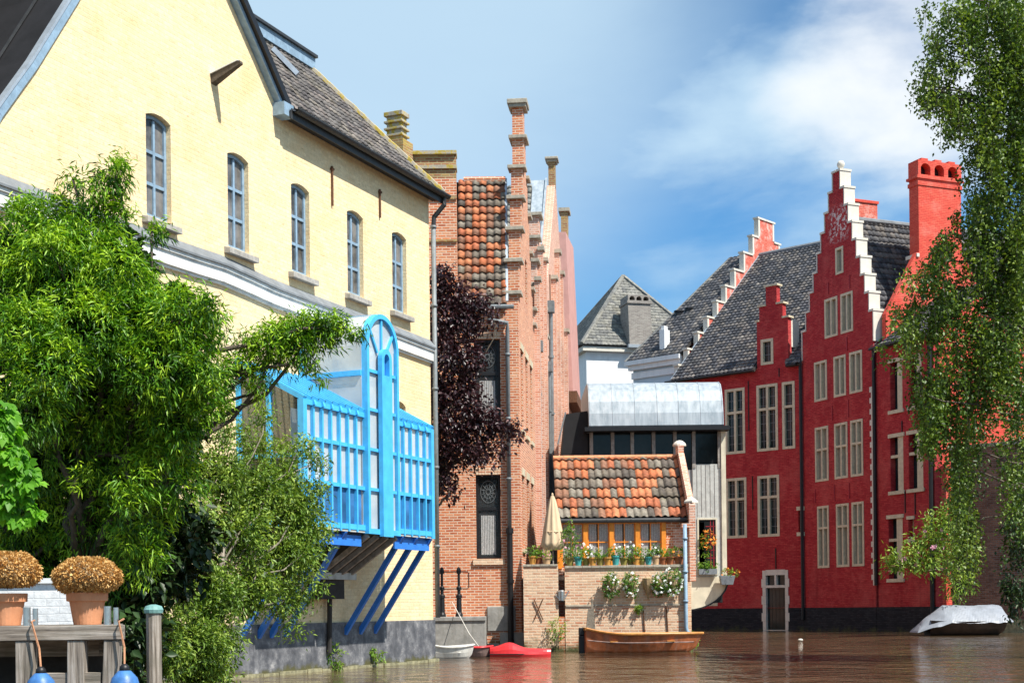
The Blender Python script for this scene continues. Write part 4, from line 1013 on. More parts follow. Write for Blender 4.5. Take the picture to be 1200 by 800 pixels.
AY = 41.2
FA2 = Frame((1.35, AY), (1, 0))
def annex():
    h = thing('garden_room', 'low garden room with orange windows and a mottled orange pantile roof behind the flower pots', 'garden room', (1.35, AY, 0))
    x1 = 3.75
    m = MB(); m.wall([(0, 1.9), (x1, 1.9), (x1, 3.7), (0, 3.7)], [rect(.02, 2.98, 2.35, 3.62)], 0, .3); m.build('wall', 'orange_brick', h)
    # orange windows
    xs = [.02, .76, 1.50, 2.24, 2.98]
    for k in range(4):
        a, b = xs[k], xs[k + 1]
        w = window(h, a + .065, b - .065, 2.36, 3.60, .04, 'orange_wood', 'clear_glass', nx=2, rows=(.55,), fw=.03, mw=.03, depth=.05, pane_back=.03)
        MB().box(a + .05, b - .05, .27, .28, 2.36, 3.6).build('room_shade', 'black_paint', w)
        m = MB()
        for j in range(12):
            if j in (5,): continue
            x = a + .08 + j * (b - a - .16) / 12; m.box(x, x + .042, .092, .10 + .006 * (j % 2), 2.40, 3.56)
        m.build('curtain', 'curtain', w)
    for k, x in enumerate(xs):
        m = MB(); m.box(x - .062, x + .062, -.06, .10, 2.30, 3.62); m.build('window_post', 'orange_wood', h)
    m = MB(); m.box(0, 3.0, -.045, .10, 3.56, 3.64); m.build('window_head', 'orange_wood', h)
    # roof
    e0 = Vector((-.06, -.07, 3.68)); top = Vector((-.06, 2.35, 5.62)); V = (top - e0).normalized(); L_ = (top - e0).length
    tiles(e0, (1, 0, 0), V, 3.70, L_, .20, .50, 'orange_pantile', h, 'roof', amp=.055, lift=.065, jit=.014)
    m = MB()
    for k in range(12): m.tube([(-.06 + k * .31, 2.35, 5.66), (-.06 + k * .31 + .31, 2.35, 5.67)], [.10, .085], 8)
    m.build('ridge_tiles', 'terracotta', h)
    m = MB(); m.face([(0, 2.35, 5.6), (3.6, 2.35, 5.6), (3.6, 5.0, 3.7), (0, 5.0, 3.7)]); m.build('rear_roof', 'dark_underside', h)
    m = MB(); m.tube([(-.12, -.13, 3.643), (3.62, -.13, 3.640)], .065, 10)
    for k in range(6): m.tube([(k * .68, -.13, 3.642), (k * .68 + .03, -.13, 3.642)], .075, 10)
    m.build('gutter', 'dark_gutter', h)
    # stepped brick end with stone caps
    m = MB(); pr = [(-.45, 1.9), (4.6, 1.9), (4.6, 3.8), (2.9, 5.75), (2.0, 5.75), (-.05, 4.25), (-.45, 4.05)]
    m.wall(pr, [], 3.66, .17, ax='y'); m.wall(rect(2.1, 2.75, 5.7, 6.0), [], 3.66, .17, ax='y'); ge = m.build('gable_end', 'salmon_brick', h)
    m = MB(); m.lathe([(.20, 0), (.20, .05), (.14, .10), (.05, .16), (.01, .17)], (3.74, -.25, 4.10), 4); m.lathe([(.20, 0), (.20, .05), (.17, .10), (.09, .16), (.01, .18)], (3.74, 2.42, 6.0), 12); m.build('gable_cap', 'stone_white', ge)
    m = MB(); m.box(3.45, 3.70, -.46, .0, 3.40, 3.52); m.box(3.25, 3.55, -.05, .02, 2.4, 3.4); m.build('pillar', 'salmon_brick', h)
annex()

FZ = Frame((2.6, 48), (1, 0))
def zinc_house():
    h = thing('zinc_roofed_annex', 'timber annex with curved pale zinc roof and a strip of dark windows', 'annex', (2.6, 48, 0))
    X = 4.42
    m = MB(); prof = [(-.35, 7.10), (-.40, 7.14), (-.34, 7.55), (-.22, 7.95), (-.04, 8.30), (.22, 8.56), (.6, 8.68), (1.6, 8.74), (5, 8.74)]
    for k in range(len(prof) - 1):
        (y0, z0), (y1, z1) = prof[k], prof[k + 1]
        m.face([(0, y0, z0), (X, y0, z0), (X, y1, z1), (0, y1, z1)])
    m.face([(0, p[0], p[1]) for p in prof] + [(0, 5, 7.1)]); m.face([(X, p[0], p[1]) for p in prof][::-1] + [(X, 5, 7.1)][:0] + [(X, 5, 7.1)])
    r = m.build('roof', 'zinc_roof', h)
    m = MB()
    for x in (.04, .78, 1.52, 2.26, 2.96, 3.68, X - .03):
        for k in range(len(prof) - 2):
            (y0, z0), (y1, z1) = prof[k + 1], prof[k + 2]; m.bar((x, y0 - .003, z0 + .004), (x, y1 - .003, z1 + .006), .018, .016)
    m.build('roof_seams', 'zinc_roof', r)
    m = MB(); m.box(-.15, X + .18, -.50, .1, 6.96, 7.09); m.build('eaves_board', 'black_paint', h)
    # window strip: posts and panes
    for px in (693, 718, 741, 766, 791, 813, 843):
        x = FZ.hit(px, 520)[0]; m = MB(); m.box(x - .055, x + .055, -.02, .08, 5.75, 6.96); m.build('window_post', 'weathered_wood', h)
    m = MB(); m.box(.02, X - .05, .10, .13, 5.6, 6.95); m.build('window_strip', 'dark_glass', h)
    m = MB(); m.box(.0, X - .02, .2, 4.8, 1.3, 7.0); m.build('rear_wall', 'black_slate_wall', h)
    # timber front below with a window
    a = 3.42; w0 = FZ.hit(818, 608); w1 = FZ.hit(840, 672)
    m = MB(); m.wall([(a, 2.15), (X + .0, 2.15), (X + .0, 5.88), (a, 5.88)], [rect(w0[0], w1[0], w1[1], w0[1])], 0, .12); m.wall([(0, 1.2), (a, 1.2), (a, 5.7), (0, 5.7)], [], .05, .1); bd = m.build('timber_front', 'grey_board', h)
    m = MB()
    for k in range(8):
        x = a + k * .145; 
        m.box(x, x + .012, -.012, -.001, 4.15, 5.86)
    m.build('board_joints', 'weathered_wood', bd)
    w = window(h, w0[0] - .03, w1[0] + .03, w1[1] - .03, w0[1] + .03, -.03, 'cream_render', 'dark_glass', nx=1, fw=.05, depth=.10)
    m = MB()
    for k in range(1, 4): x = w0[0] + .3 + k * .10; m.box(x, x + .02, .0, .02, w1[1], w0[1])
    for k in range(1, 7): z = w1[1] + k * .26; m.box(w0[0] + .25, w1[0], .0, .02, z, z + .02)
    m.build('lattice', 'red_trim', w)
    m = MB(); m.box(w0[0] + .02, w0[0] + .2, .005, .02, w1[1] + .1, w0[1] - .1); m.build('curtain', 'curtain', w)
    # rounded bracket under the timber front
    m = MB(); cx = a + .10; rad = 1.0
    pts = [(a - .35, 2.15), (X + .12, 2.15)] + [(X + .12 - (1 - math.cos(t)) * 1.4, 2.13 - math.sin(t) * 1.05) for t in [PI / 2 * k / 8 for k in range(1, 9)]] + [(a - .35, 1.08)]
    m.wall(pts, [], -.05, .5); m.build('bracket', 'cream_render', h)
    m = MB(); q = pts[1:-1]
    for (x0, z0), (x1, z1) in zip(q, q[1:]): m.bar((x0 + .02, -.08, z0), (x1 + .02, -.08, z1), .56, .05, up=(0, 0, 1)) if False else m.hexa([(x0, -.09, z0), (x1, -.09, z1), (x1, .46, z1), (x0, .46, z0), (x0 + .04, -.09, z0 - .03), (x1 + .04, -.09, z1 - .04), (x1 + .04, .46, z1 - .04), (x0 + .04, .46, z0 - .03)])
    m.build('bracket_band', 'black_paint', h)
    m = MB(); m.box(X - .05, X + .10, -.06, .3, 2.15, 6.95); m.build('corner_post', 'cream_render', h)
    m = MB(); m.box(a - .5, a - .1, -.1, .4, -1, 2.2); m.build('pier', 'pale_brick', h)
    # dark sloping lean-to at the left end
    m = MB(); m.hexa([(-1.0, .1, 5.4), (-.02, .1, 5.4), (-.02, 2, 5.4), (-1.0, 2, 5.4), (-.75, .1, 7.6), (-.02, .1, 7.7), (-.02, 2, 7.7), (-.75, 2, 7.6)]); m.build('lean_to', 'black_slate_wall', h)
    m = MB(); m.bar((-1.02, .05, 6.6), (-.75, .05, 7.65), .12, .05); m.build('lean_to_flashing', 'lead_grey', h)
zinc_house()

# ================================================================== RED CANAL HOUSES
FA = Frame((8.35, 72.8), (.74, -.67)); AE = FA.hit(943, 738)[0]; PB = FA.world(AE, 0)
FB = Frame((PB.x, PB.y), (.39, -.92))
def stone_cross(h, x0, x1, z0, z1, nx, tz, pane, fm='stone_cream', fw=.13, mw=.12, d=.20, lead=True):
    """stone cross-window: frame slightly proud of the brick, mullion and transom, leaded panes behind"""
    fr = MB(); fr.wall(rect(x0, x1, z0, z1), [rect(x0 + fw, x1 - fw, z0 + fw, z1 - fw)], -.025, d)
    for k in range(1, nx):
        xc = x0 + (x1 - x0) * k / nx; fr.box(xc - mw / 2, xc + mw / 2, -.015, d - .03, z0 + fw - .002, z1 - fw + .002)
    if tz: fr.box(x0 + fw - .002, x1 - fw + .002, -.02, d - .035, tz - mw / 2, tz + mw / 2)
    w = fr.build('window', fm, h)
    p = MB(); p.box(x0 + .05, x1 - .05, d - .07, d - .05, z0 + .05, z1 - .05); p.build('pane', pane, w)
    if lead:
        g = MB(); 
        for k in range(nx):
            a = x0 + (x1 - x0) * k / nx; b = x0 + (x1 - x0) * (k + 1) / nx; xc = (a + b) / 2 + (.02 if k == 0 else -.02); g.box(xc - .012, xc + .012, d - .085, d - .072, z0 + fw, z1 - fw)
        z = z0 + fw + .35
        while z < z1 - fw - .1: g.box(x0 + fw, x1 - fw, d - .083, d - .072, z, z + .02); z += .42
        g.build('glazing_bars', 'plastic_grey' if pane == 'teal_glass' else 'stone_cream', w)
    return w
def red_left():
    h = house('red_corner_house', FA, 'dark red canal house with broad mottled roof, small stepped dormer and water door')
    E_ = AE
    wins = [(2.92, 4.06, 8.55, 11.72, 10.55), (4.73, 5.90, 8.55, 11.72, 10.55), (6.14, 6.83, 8.55, 11.72, 10.55), (2.92, 4.10, 4.46, 7.38, 6.35), (4.73, 5.93, 4.46, 7.38, 6.35)]
    g = .01
    holes = [rect(a + g, b - g, c + g, d - g) for a, b, c, d, _ in wins] + [rect(5.12, 6.22, -.0, 2.86), rect(5.01, 5.68, 12.68, 13.86), rect(6.95, 7.2, 4.62, 5.6), rect(1.75, 2.35, 1.2, 2.1)]
    dl = [(4.78, 12.50), (4.78, 14.75), (4.93, 14.75), (4.93, 15.45), (5.30, 15.45), (5.30, 16.35), (5.90, 16.35), (5.90, 15.45), (6.22, 15.45), (6.22, 14.75), (6.50, 14.75), (6.50, 12.50)]
    out = [(-.30, 1.06), (E_, 1.06), (E_, 12.50)] + dl[::-1] + [(-.30, 12.50)]
    holes[5] = rect(5.12, 6.22, 1.07, 2.86)
    MB().wall(out, holes, 0, .3).build('wall', 'red_painted_brick', h)
    m = MB(); m.box(-.3, 5.0, -.03, .3, -1.5, 1.06); m.box(6.32, E_, -.03, .3, -1.5, 1.06); m.box(5.0, 6.32, -.03, .3, -1.5, .02); m.build('plinth', 'black_plinth_brick', h)
    for a, b, c, d, t in wins: stone_cross(h, a, b, c, d, 1 if b - a < .9 else 2, t, 'teal_glass')
    w = stone_cross(h, 5.0, 5.69, 12.66, 13.88, 1, None, 'teal_glass')
    stone_cross(h, 1.74, 2.36, 1.19, 2.11, 1, None, 'teal_glass')
    m = MB(); m.wall(rect(6.86, 7.3, 5.62, 5.80), [], -.03, .1); m.wall(rect(6.86, 7.3, 4.42, 4.60), [], -.03, .1); m.box(6.95, 7.2, .15, .2, 4.6, 5.6); m.build('blind_slit', 'stone_cream', h)
    # water door
    m = MB(); 
    for k in range(7):
        z = .02 + k * .405; e = .16 if k % 2 else .04
        m.box(4.98 - e * .5, 5.14, -.04, .22, z, z + .40); m.box(6.20, 6.34 + e * .5, -.04, .22, z, z + .40)
    m.box(5.14, 6.20, -.04, .22, 2.62, 2.88); m.box(5.14, 6.20, -.035, .22, 1.86 + .16, 2.14); m.box(5.62, 5.72, -.03, .18, 2.14, 2.62); m.box(4.98, 6.34, -.05, .22, -.02, .018)
    d = m.build('door_surround', 'stone_white', h)
    m = MB(); m.box(5.14, 6.20, .14, .20, .02, 2.02)
    for k in range(5): m.box(5.16 + k * .21, 5.17 + k * .21, .125, .138, .04, 2.0)
    m.build('door', 'teal_glass', h)
    m = MB(); m.box(5.14, 6.20, .15, .17, 2.14, 2.62); m.build('door_light', 'teal_glass', h)
    # dormer coping and little roof
    m = MB()
    for a, b, z in ((4.70, 4.93, 14.75), (4.85, 5.32, 15.45), (5.22, 5.98, 16.35), (5.88, 6.30, 15.45), (6.20, 6.58, 14.75)): m.box(a, b, -.06, .40, z + .002, z + .09)
    build_each(m, 'dormer_coping', 'stone_cream', h)
    m = MB(); m.hexa([(4.85, .3, 12.5), (6.45, .3, 12.5), (6.45, 3.2, 14.6), (4.85, 3.2, 14.6), (5.6, .3, 14.9), (5.75, .3, 14.9), (5.75, 2.9, 15.0), (5.6, 2.9, 15.0)]); m.build('dormer_roof', 'lead_grey', h)
    m = MB(); m.box(6.35, 6.5, .3, 1.0, 13.4, 14.7); m.build('dormer_cheek', 'stone_white', h)
    # main roof, valley against the gable house
    e0 = Vector((-.12, -.30, 12.46)); rz = Vector((-.12, 8.1, 20.15)); V = (rz - e0).normalized(); L_ = (rz - e0).length
    tiles(e0, (1, 0, 0), V, 8, L_, .24, .27, 'dark_pantile', h, 'roof', clip=[(0, 0), (4.88, 0), (4.88, 2.2), (4.95, 3.6), (4.3, L_), (0, L_)], amp=.045, lift=.05)
    tiles(e0, (1, 0, 0), V, 8, L_, .24, .27, 'dark_pantile', h, 'roof', clip=[(6.65, 0), (7.42, 0), (4.3, L_), (4.9, 3.4)], amp=.045, lift=.05)
    tiles(e0, (1, 0, 0), V, 8, L_, .24, .27, 'dark_pantile', h, 'roof', clip=[(4.9, 3.3), (6.65, .1), (6.6, 1.6), (4.9, 3.9)], amp=.045, lift=.05)
    m = MB(); m.tube([(-.12, 8.1, 20.2), (4.3, 8.1, 20.2)], .14, 8); m.build('ridge_tiles', 'lead_grey', h)
    m = MB(); m.face([(-.42, 16.3, 12.4), (4.3, 16.3, 12.4), (4.3, 8.1, 20.1), (-.42, 8.1, 20.1)]); m.build('rear_roof', 'dark_underside', h)
    m = MB(); m.bar(e0 + Vector((-.05, .2, .10)), rz + Vector((-.05, 0, .12)), .16, .06); m.build('verge_flashing', 'lead_flash', h)
    m = MB(); m.tube([(-.42, -.34, 12.42), (4.76, -.34, 12.42)], .06, 8); m.tube([(6.56, -.34, 12.42), (E_ - .1, -.34, 12.42)], .06, 8); m.build('gutter', 'black_paint', h)
    for a, z0, z1 in ((4.28, 9.6, 12.0), (2.05, 1.6, 3.3), (4.45, 5.8, 7.4), (5.7, 2.9, 3.9), (6.0, 12.0, 12.4)):
        m = MB(); m.box(a - .02, a + .02, -.04, 0, z0, z1); m.build('wall_anchor', 'black_paint', h)
    m = MB(); m.tube([(E_ - .02, -.10, 12.5), (E_ - .02, -.10, .5)], .075, 10); m.build('downpipe', 'black_paint', h)
    m = MB(); m.box(-.3, -.05, .3, 8, -1, 12.4); m.build('end_wall', 'red_painted_brick', h)
    return h
red_left()

def red_gable():
    h = house('red_gable_house', FB, 'tall dark red stepped gable house with white edged steps and ball finial')
    wins = [(1.88, 2.86, 13.30, 15.08, None), (3.10, 4.00, 13.30, 15.08, None), (1.02, 2.0, 10.53, 12.35, None), (2.53, 3.43, 10.53, 12.36, None), (3.70, 4.62, 10.53, 12.36, None),
            (1.02, 2.05, 6.84, 9.34, 8.30), (2.52, 3.50, 6.84, 9.34, 8.30), (3.72, 4.62, 6.84, 9.34, 8.30), (1.13, 2.02, 2.87, 5.71, 4.7), (2.59, 3.53, 2.87, 5.71, 4.7), (3.75, 4.62, 2.87, 5.71, 4.7)]
    a0 = FB.hit(979, 290); a1 = FB.hit(988, 320); wins.append((2.76, 3.34, 16.02, 17.22, None))
    g = .01; n = 8
    zl = [13.9 + .84 * k for k in range(n + 1)]; xl = [.10 + .315 * k for k in range(n + 1)]; xr = [5.42 - .285 * k for k in range(n + 1)]
    left = [(.10, 1.06)]; 
    for k in range(n + 1): left += [(xl[k], zl[k] - (.84 if k else 0)), (xl[k], zl[k])] if k else [(xl[0], zl[0])]
    right = [(5.42, 1.06), (5.42, zl[0])]
    for k in range(1, n + 1): right += [(xr[k], zl[k - 1]), (xr[k], zl[k])]
    out = right + left[::-1]
    MB().wall(out, [rect(a + g, b - g, c + g, d - g) for a, b, c, d, _ in wins], 0, .5).build('wall', 'red_gable_brick', h)
    m = MB(); m.box(.0, 5.45, -.03, .4, -1.5, 1.06); m.build('plinth', 'black_plinth_brick', h)
    for a, b, c, d, t in wins:
        stone_cross(h, a, b, c, d, 2 if b - a > .7 else 1, t, 'shutter_grey', fw=.11, mw=.10, lead=False)
    # white stone edging on the steps
    m = MB()
    for k in range(n + 1):
        x2 = xl[k + 1] if k < n else (xl[n] + xr[n]) / 2; m.box(xl[k] - .07, x2 - .012, -.05, .56, zl[k] + .002, zl[k] + .10)
        if k: m.box(xl[k] - .05, xl[k] - .003, -.035, .54, zl[k - 1] + .105, zl[k] - .001)
        else: m.box(xl[0] - .05, xl[0] - .003, -.035, .54, 12.6, zl[0] - .001)
        x2 = xr[k + 1] if k < n else (xl[n] + xr[n]) / 2; m.box(x2 + .012, xr[k] + .09, -.05, .58, zl[k] + .003, zl[k] + .10)
        zz = zl[k - 1] + .105 if k else 12.6
        m.box(xr[k] + .003, xr[k] + .06, -.03, .55, zz, zl[k] - .001)
    build_each(m, 'step_edging', 'stone_white', h)
    cx = (xl[n] + xr[n]) / 2
    m = MB(); m.lathe([(.12, 0), (.08, .08), (.13, .14), (.17, .24), (.17, .32), (.12, .42), (.02, .46)], (cx, .25, zl[n] + .1), 14); m.build('ball_finial', 'stone_white', h, smooth=True)
    # quoins near the right edge
    m = MB(); z = 2.0; k = 0
    while z < 10.6:
        e = .16 if k % 2 else .05; m.box(5.30 - e, 5.44, -.03, .02, z, z + .235); z += .24; k += 1
    m.build('quoins', 'stone_white', h)
    for a, z0, z1 in ((.95, 11.6, 12.0), (3.55, 12.5, 13.1), (2.4, 9.5, 10.2), (3.6, 9.5, 10.3), (1.0, 5.9, 6.5), (2.5, 5.9, 6.6), (3.6, 5.9, 6.6), (2.2, 15.3, 15.8), (3.8, 15.2, 15.8)):
        m = MB(); m.box(a - .018, a + .018, -.04, 0, z0, z1); m.build('wall_anchor', 'red_trim', h)
    # roof behind
    xm = 2.85; rz_ = 18.55; e0 = Vector((5.62, .5, 12.35)); top = Vector((xm, .5, rz_)); V = (top - e0).normalized()
    tiles(e0, (0, 1, 0), V, 11.5, (top - e0).length, .25, .30, 'dark_pantile', h, 'roof', amp=.045, lift=.05)
    e1 = Vector((.1, .5, 12.35)); V = (top - e1).normalized()
    tiles(e1, (0, 1, 0), V, 11.5, (top - e1).length, .25, .30, 'dark_pantile', h, 'roof', amp=.045, lift=.05)
    m = MB(); m.tube([(xm, .5, rz_ + .06), (xm, 12, rz_ + .06)], .13, 8); m.build('ridge_tiles', 'lead_grey', h)
    # peeling chimney behind the gable
    c0 = FB.hitx(1003, 262, 1.9); c1 = FB.hitx(1026, 236, 1.9)
    m = MB(); m.box(1.5, 1.9, c0[0] - .3, c1[0] + .1, 15, c1[1] - .12); c = m.build('chimney', 'peeling_red_brick', h)
    m = MB(); m.box(1.45, 1.95, c0[0] - .35, c1[0] + .15, c1[1] - .12, c1[1]); m.build('chimney_cap', 'red_sunlit_brick', c)
    # tall party wall with big chimney, both in the lighter sunlit red
    out = [(.30, 1.0), (9.6, 1.0), (9.6, 12.0), (6.2, 13.8), (4.62, 16.5), (1.98, 16.5), (.30, 13.70)]
    m = MB(); m.wall(out, [], 5.66, .26, ax='y'); pw = m.build('party_wall', 'red_sunlit_brick', h)
    m = MB(); m.box(5.30, 5.93, 2.10, 4.42, 16.0, 19.75); ch = m.build('great_chimney', 'red_sunlit_brick', h)
    m = MB(); m.box(5.26, 5.97, 2.05, 4.47, 19.45, 19.62); m.box(5.22, 6.0, 2.0, 4.52, 19.75, 19.86)
    pr = [(2.08, 19.86), (4.44, 19.86), (4.44, 20.55), (2.08, 20.55)]
    m.wall(pr, [arch(2.22 + k * .74, 2.22 + k * .74 + .52, 19.92, 20.42, .2) for k in range(3)], 5.28, .68, ax='y')
    for k in range(3): m.box(5.34, 5.9, 2.30 + k * .74, 2.66 + k * .74, 20.552, 20.66)
    m.build('chimney_head', 'red_sunlit_brick', ch)
    m = MB()
    for k in range(3): m.box(5.3, 5.94, 2.26 + k * .74, 2.30 + k * .74, 19.9, 20.4) if False else None
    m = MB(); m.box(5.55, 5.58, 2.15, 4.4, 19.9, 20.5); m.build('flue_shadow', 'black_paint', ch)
    m = MB(); m.box(5.2, 5.98, 1.95, 2.08, 16.3, 16.45); m.build('chimney_ledge', 'stone_white', ch)
    return h
red_gable()

def red_right():
    h = house('red_side_house', FB, 'lower dark red wing with narrow cross windows beside the birch')
    wins = [(6.52, 7.33, 9.42, 11.45), (7.80, 8.58, 9.42, 11.40), (6.48, 7.34, 5.98, 8.26), (7.70, 8.62, 5.98, 8.26), (6.30, 7.24, 2.26, 4.82)]
    g = .0
    holes = [rect(a, b, c, d) for a, b, c, d in wins] + [rect(7.62, 7.98, 3.9, 4.72)]
    X1 = 9.34
    MB().wall([(5.56, 1.06), (X1, 1.06), (X1, 12.32), (5.56, 12.32)], holes, .02, .32).build('wall', 'red_painted_brick', h)
    m = MB(); m.box(5.46, X1, -.02, .3, -1.5, 1.06); m.box(X1 - .3, X1 + .02, .3, 6, -1.5, 1.06); m.build('plinth', 'black_plinth_brick', h)
    m = MB(); m.wall(rect(.34, 6.0, 1.06, 12.3), [], X1 - .28, .28, ax='y'); m.build('end_wall', 'red_sunlit_brick', h)
    for a, b, c, d in wins:
        m = MB(); m.box(a - .10, b + .10, -.03, .10, d, d + .16); m.box(a - .10, b + .10, -.05, .12, c - .15, c - .002); xm = (a + b) / 2 + .05
        m.box(xm, b - .02, .04, .25, c, d)
        if d - c < 2.7 and c < 9: m.box(a + .01, b - .01, .03, .24, c + (d - c) * .62, c + (d - c) * .62 + .12)
        w = m.build('window', 'stone_cream', h)
        m = MB(); m.box(a, b, .27, .30, c, d); m.build('pane', 'teal_glass', w)
    m = MB(); m.box(7.55, 8.05, -.03, .1, 4.72, 4.86); m.box(7.55, 8.05, -.03, .1, 3.76, 3.9); m.box(7.62, 7.98, .25, .28, 3.9, 4.72); m.build('small_window', 'stone_cream', h)
    for a, z0, z1 in ((7.45, 5.0, 5.9), (8.1, 4.9, 5.8), (7.3, 8.4, 8.9)):
        m = MB(); m.box(a - .018, a + .018, -.02, .02, z0, z1); m.build('wall_anchor', 'black_paint', h)
    e0 = Vector((5.96, -.22, 12.24)); V = Vector((0, math.cos(.62), math.sin(.62)))
    tiles(e0, (1, 0, 0), V, X1 + .1 - 5.96, 4.2, .25, .30, 'dark_pantile', h, 'roof', amp=.045, lift=.05)
    e0 = Vector((5.50, -.22, 12.24)); tiles(e0, (1, 0, 0), V, .14, 1.0, .25, .30, 'dark_pantile', h, 'roof', amp=.045, lift=.05)
    m = MB(); m.tube([(5.5, -.28, 12.2), (X1, -.28, 12.2)], .06, 8); m.build('gutter', 'black_paint', h)
    m = MB(); m.tube([(5.52, -.08, 12.3), (5.52, -.08, 2.0)], .075, 10); m.build('downpipe', 'black_paint', h); m = MB(); m.tube([(X1 - .12, -.08, 12.3), (X1 - .12, -.08, 0.1)], .09, 10); m.build('downpipe', 'black_paint', h)
red_right()

# ================================================================== BEHIND
def rear_gabled():
    s0 = -.25
    o = FA.world(s0, 0)
    h = thing('pale_gabled_house', 'pale blue rendered house behind, dark roof ending in a red and white stepped gable', 'house', (o.x, o.y, 0), FA.yaw())
    # stepped parapet in the y-z plane at x = 0
    caps = [(793.3, 429), (804, 410), (816, 390.6), (827, 372.5), (838, 354), (848, 336), (858.5, 317), (869.5, 297), (880, 277.6), (893.7 - 7, 257)]
    L_ = [FA.hitx(px, py, s0) for px, py in caps]; ym = FA.hitx(895, 257, s0)[0] + .05
    left = [(L_[0][0], -1)]
    for k, (y, z) in enumerate(L_):
        if k: left.append((y, L_[k - 1][1]))
        left.append((y, z))
    right = [(2 * ym - y, z) for y, z in left]
    m = MB(); m.wall(left + right[::-1], [], -.13, .24, ax='y'); m.build('stepped_gable', 'peeling_red_brick', h)
    m = MB()
    for k in range(len(L_)):
        y, z = L_[k]; y2 = L_[k + 1][0] if k + 1 < len(L_) else ym
        for sg in (0, 1):
            f_ = (lambda v: 2 * ym - v) if sg else (lambda v: v)
            a, b = sorted((f_(y - .12), f_(y2 - .01))); m.box(-.18, .16, a, b, z + .002, z + .10)
            a, b = sorted((f_(y), f_(y + .12))); zlow = L_[k - 1][1] + .105 if k else 12
            m.box(-.155, .128, a - (.03 if not sg else -.0), b + (.0 if not sg else .03), zlow, z - .001)
    build_each(m, 'step_edging', 'stone_white', h)
    # roof slope in front of the gable (to its left)
    y0, z0 = FA.hitx(803, 413, s0); y1, z1 = ym, L_[-1][1] - 1.6
    V = Vector((0, y1 - y0, z1 - z0)); Lr = V.length; V.normalize(); print('rear eave', y0, z0, y1, z1)
    def on(px, py):
        r = ray(px, py); Z = Vector((r[0] * FA.dx + FA.dy, -r[0] * FA.dy + FA.dx, r[2])); O = Vector((-(o.x * FA.dx + o.y * FA.dy), -(-o.x * FA.dy + o.y * FA.dx), EYE))
        n = Vector((1, 0, 0)).cross(V); P0 = Vector((0, y0, z0)); t = (P0 - O).dot(n) / Z.dot(n); p = O + Z * t; return p.x, (p - P0).dot(V)
    a = on(733, 424); b = on(866, 290); print('rear roof', a, b, Lr)
    tiles((0, y0, z0), (1, 0, 0), V, 4, Lr, .25, .30, 'dark_pantile', h, 'roof', clip=[(-.25, 0), (-.25, Lr), (b[0], Lr), (a[0], a[1])], amp=.04, lift=.04)
    pa = Vector((a[0], y0, z0)) + V * a[1]; pb = Vector((b[0], y0, z0)) + V * Lr
    m = MB(); m.face([pa, pb, (b[0], 2 * y1 - y0, z0 + .5)]); m.face([pb, (-.2, y1, z1), (-.2, 2 * y1 - y0, z0), (b[0], 2 * y1 - y0, z0)]); m.bar(pa, pb, .2, .1); m.build('hip_roof', 'slate_tile', h)
    pc = pa.copy(); xa = a[0] + .3; m = MB(); m.box(xa, -.31, y0 + .25, y0 + .6, -1, z0 - .3); m.box(xa - .0, xa + .3, y0 + .6, 10, -1, z0 - .3); m.build('wall', 'pale_blue_paint', h)
    m = MB(); m.box(xa - .3, -.3, y0 - .15, y0 + .24, z0 - .25, z0 - .02); m.box(xa - .15, -.3, y0 + .0, y0 + .24, z0 - .5, z0 - .25); m.box(xa - .05, -.3, y0 + .15, y0 + .24, z0 - .95, z0 - .62); m.build('cornice', 'white_paint', h)
    # recessed panels on the wall
    m = MB()
    for k in range(3): m.box(xa + .5 + k * 1.3, xa + 1.4 + k * 1.3, y0 + .22, y0 + .245, z0 - 2.6, z0 - 1.4)
    m.build('wall_panel', 'pale_blue_paint', h)
    # pair of dark chimney pots at the hip and a small white flue
    c = on(797, 372); p = Vector((c[0], y0, z0)) + V * c[1]
    m = MB(); m.lathe([(.22, -.8), (.22, .35), (.26, .37), (.26, .45), (.16, .46)], (p.x - .3, p.y + .3, p.z), 10); m.lathe([(.22, -.8), (.22, .45), (.26, .47), (.26, .55), (.16, .56)], (p.x + .25, p.y + .5, p.z), 10); m.build('chimney_pots', 'black_paint', h)
    c = on(778, 408); p = Vector((c[0], y0, z0)) + V * c[1]
    m = MB(); m.box(p.x - .16, p.x + .16, p.y - .16, p.y + .3, p.z - .3, p.z + .95); m.box(p.x - .1, p.x + .1, p.y - .1, p.y + .2, p.z + .95, p.z + 1.15); m.build('flue', 'white_paint', h)
rear_gabled()

